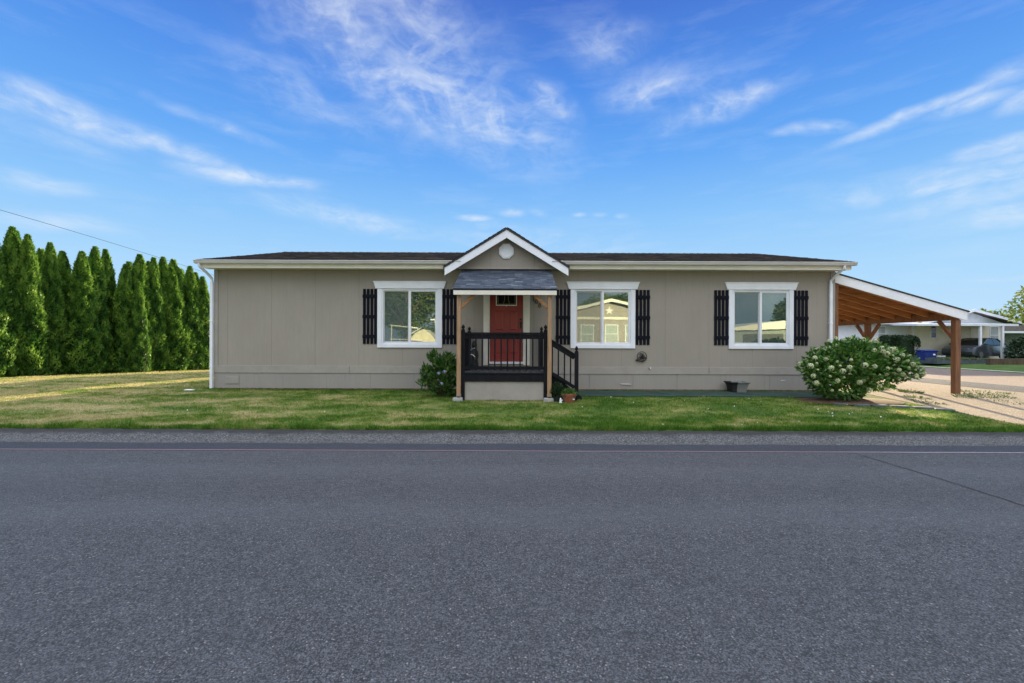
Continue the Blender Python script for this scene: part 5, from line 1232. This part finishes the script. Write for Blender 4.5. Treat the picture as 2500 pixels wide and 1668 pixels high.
# unseen house added behind ours, sized to shade the left lawn
def shade_house(x0, x1, y0, y1, h, rise, lab, wallm):
    b = thing('shade_house', ((x0 + x1) / 2, (y0 + y1) / 2, -.2), lab, 'house'); MB().box(x0, x1, y0, y1, -.5, h).build('wall', wallm, b)
    xm_ = (x0 + x1) / 2; mb = MB(); mb.prism([(x0 - .3, h - .05), (xm_, h + rise), (x1 + .3, h - .05)], y0 - .3, y1 + .3); mb.build('roof', M['nroof'], b)
    simple_window(b, xm_ - .6, xm_ + .6, y0, 1.2, 2.4); return b
shade_house(-9.5, -6.5, 31.0, 38.0, 4.3, 0.9, 'unseen pale house added behind the taupe house to shade the lawn', M['nwall'])

# ------------------------------------------------------------------ across the road (seen mirrored in the windows)
def lab_house():
    b = thing('opposite_house', (7.3, -10, -.26), 'tan house with white trimmed gable across the road, mirrored in the middle window', 'house'); x0, x1, yf = 2.6, 12.0, -8.0; e = 3.15
    wl_ = pmat('tan_siding', (0.36, 0.32, 0.28), .7, .05); MB().box(x0, x1, -16, yf, -.3, e).build('wall', wl_, b)
    MB().prism([(x0 + .1, e + .002), (x1 - .1, e + .002), (7.3, 4.32)], yf - .15, yf).build('gable_wall', wl_, b)
    mb = MB(); mb.prism([(7.3, 4.55), (x0 - .5, 3.28), (x0 - .5, 3.16), (7.3, 4.42)], -16.4, yf + .4); mb.prism([(7.3, 4.55), (x1 + .5, 3.28), (x1 + .5, 3.16), (7.3, 4.42)], -16.4, yf + .4); mb.build('roof', M['nroof'], b)
    mb = MB(); mb.prism([(7.3, 4.56), (x0 - .52, 3.29), (x0 - .52, 3.07), (7.3, 4.33)], yf + .401, yf + .44); mb.prism([(7.3, 4.56), (x1 + .52, 3.29), (x1 + .52, 3.07), (7.3, 4.33)], yf + .401, yf + .44); mb.box(x0, x1, yf + .002, yf + .05, e - .12, e + .06); mb.build('rake_board', M['cream'], b)
    for a in (5.6, 7.4, 8.9, 10.6, 3.6): simple_window(b, a - .45, a + .45, yf, 1.3, 2.6, 1, M['blind'])
    st_ = MB(); pts = []
    for k in range(10): rr_ = .34 if k % 2 == 0 else .14; a = R(90 + 36 * k); pts.append((7.22 + rr_ * math.cos(a), 3.68 + rr_ * math.sin(a)))
    st_.prism(pts, yf + .01, yf + .05); st_.build('gable_star', M['cream'], b)
    f = MB()
    for i in range(24): f.box(4.2 + i * .2, 4.24 + i * .2, -6.55, -6.52, .55, 1.25)
    f.box(4.1, 9.0, -6.57, -6.50, 1.25, 1.30); f.box(4.1, 9.0, -6.57, -6.50, .5, .55); f.build('porch_railing', M['black'], b); MB().box(4.0, 9.1, -8, -6.5, -.3, .5).build('porch_deck', wl_, b)
lab_house()
gb = thing('opposite_garage', (20.5, -10, -.26), 'low cream garage across the road to the right', 'garage')
MB().box(16.5, 23, -16, -8.4, -.3, 2.45).build('wall', M['curtain'], gb); MB().prism([(15.9, 2.4), (20.2, 3.0), (23.5, 2.6), (23.5, 2.45), (15.9, 2.25)], -16.4, -8.0).build('roof', M['cream'], gb); MB().box(17.4, 20.4, -8.4, -8.36, -.26, 2.0).build('garage_door', M['interior'], gb)  # wall colour darkened to stand for shade under the roof
tp_ = thing('covered_trailer', (-6.6, -7.0, -.26), 'tan tarp covered trailer across the road to the left', 'trailer')
MB().prism([(-7.5, .3), (-7.45, 1.45), (-7.0, 2.0), (-6.4, 2.28), (-6.0, 1.95), (-5.5, 1.45), (-5.45, .3)], -9.5, -7.0).build('tarp_cover', M['tarp'], tp_, .08)
for xx in (-7.2, -5.8): MB().tube([(xx, -7.1, .02), (xx, -6.9, .02)], .28, 14).build('wheel', M['tyre'], tp_)
mb = MB(); mb.tube([(-5.2, -6.9, -.26), (-5.55, -6.9, 2.85)], .05, 8); mb.box(-5.85, -5.2, -7.1, -6.7, 2.85, 2.95); tag(mb.build('tall_stool', M['cream']), 'pale post topped stand beside the covered trailer', 'stand')
pc = thing('metal_arbour', (-7.6, -6.6, -.26), 'pale tube framed garden arbour beside the covered trailer across the road', 'arbour')
mb = MB()
for xx in (-8.6, -7.2): mb.tube([(xx, -6.6, -.26), (xx, -6.6, 2.45)], .035, 8)
mb.tube([(-8.7, -6.6, 2.52), (-6.7, -6.6, 2.30)], .04, 8); mb.tube([(-8.7, -6.6, 1.5), (-6.4, -6.6, 1.45)], .03, 8); mb.tube([(-7.2, -6.6, 1.9), (-6.5, -6.6, 2.32)], .03, 8)
mb.build('frame_tubes', M['cream'], pc)
leafy_tree((-9.5, -15, -.26), 9.5, (4.4, 3, 3.9), 9000, .35, 'broad leafy tree across the road behind the covered trailer', 44, .3)
leafy_tree((-2.2, -18, -.26), 9.0, (4.2, 3, 3.7), 9000, .35, 'second leafy tree across the road left of the tan house', 45, .3)
leafy_tree((29.5, -20, -.26), 7.0, (3.6, 3, 3.0), 8000, .35, 'tall leafy tree across the road behind the low garage', 47, .3)
leafy_tree((10.5, -24, -.26), 7.4, (4.2, 3, 2.9), 7000, .35, 'leafy tree across the road between the tan house and the garage', 48, .3)
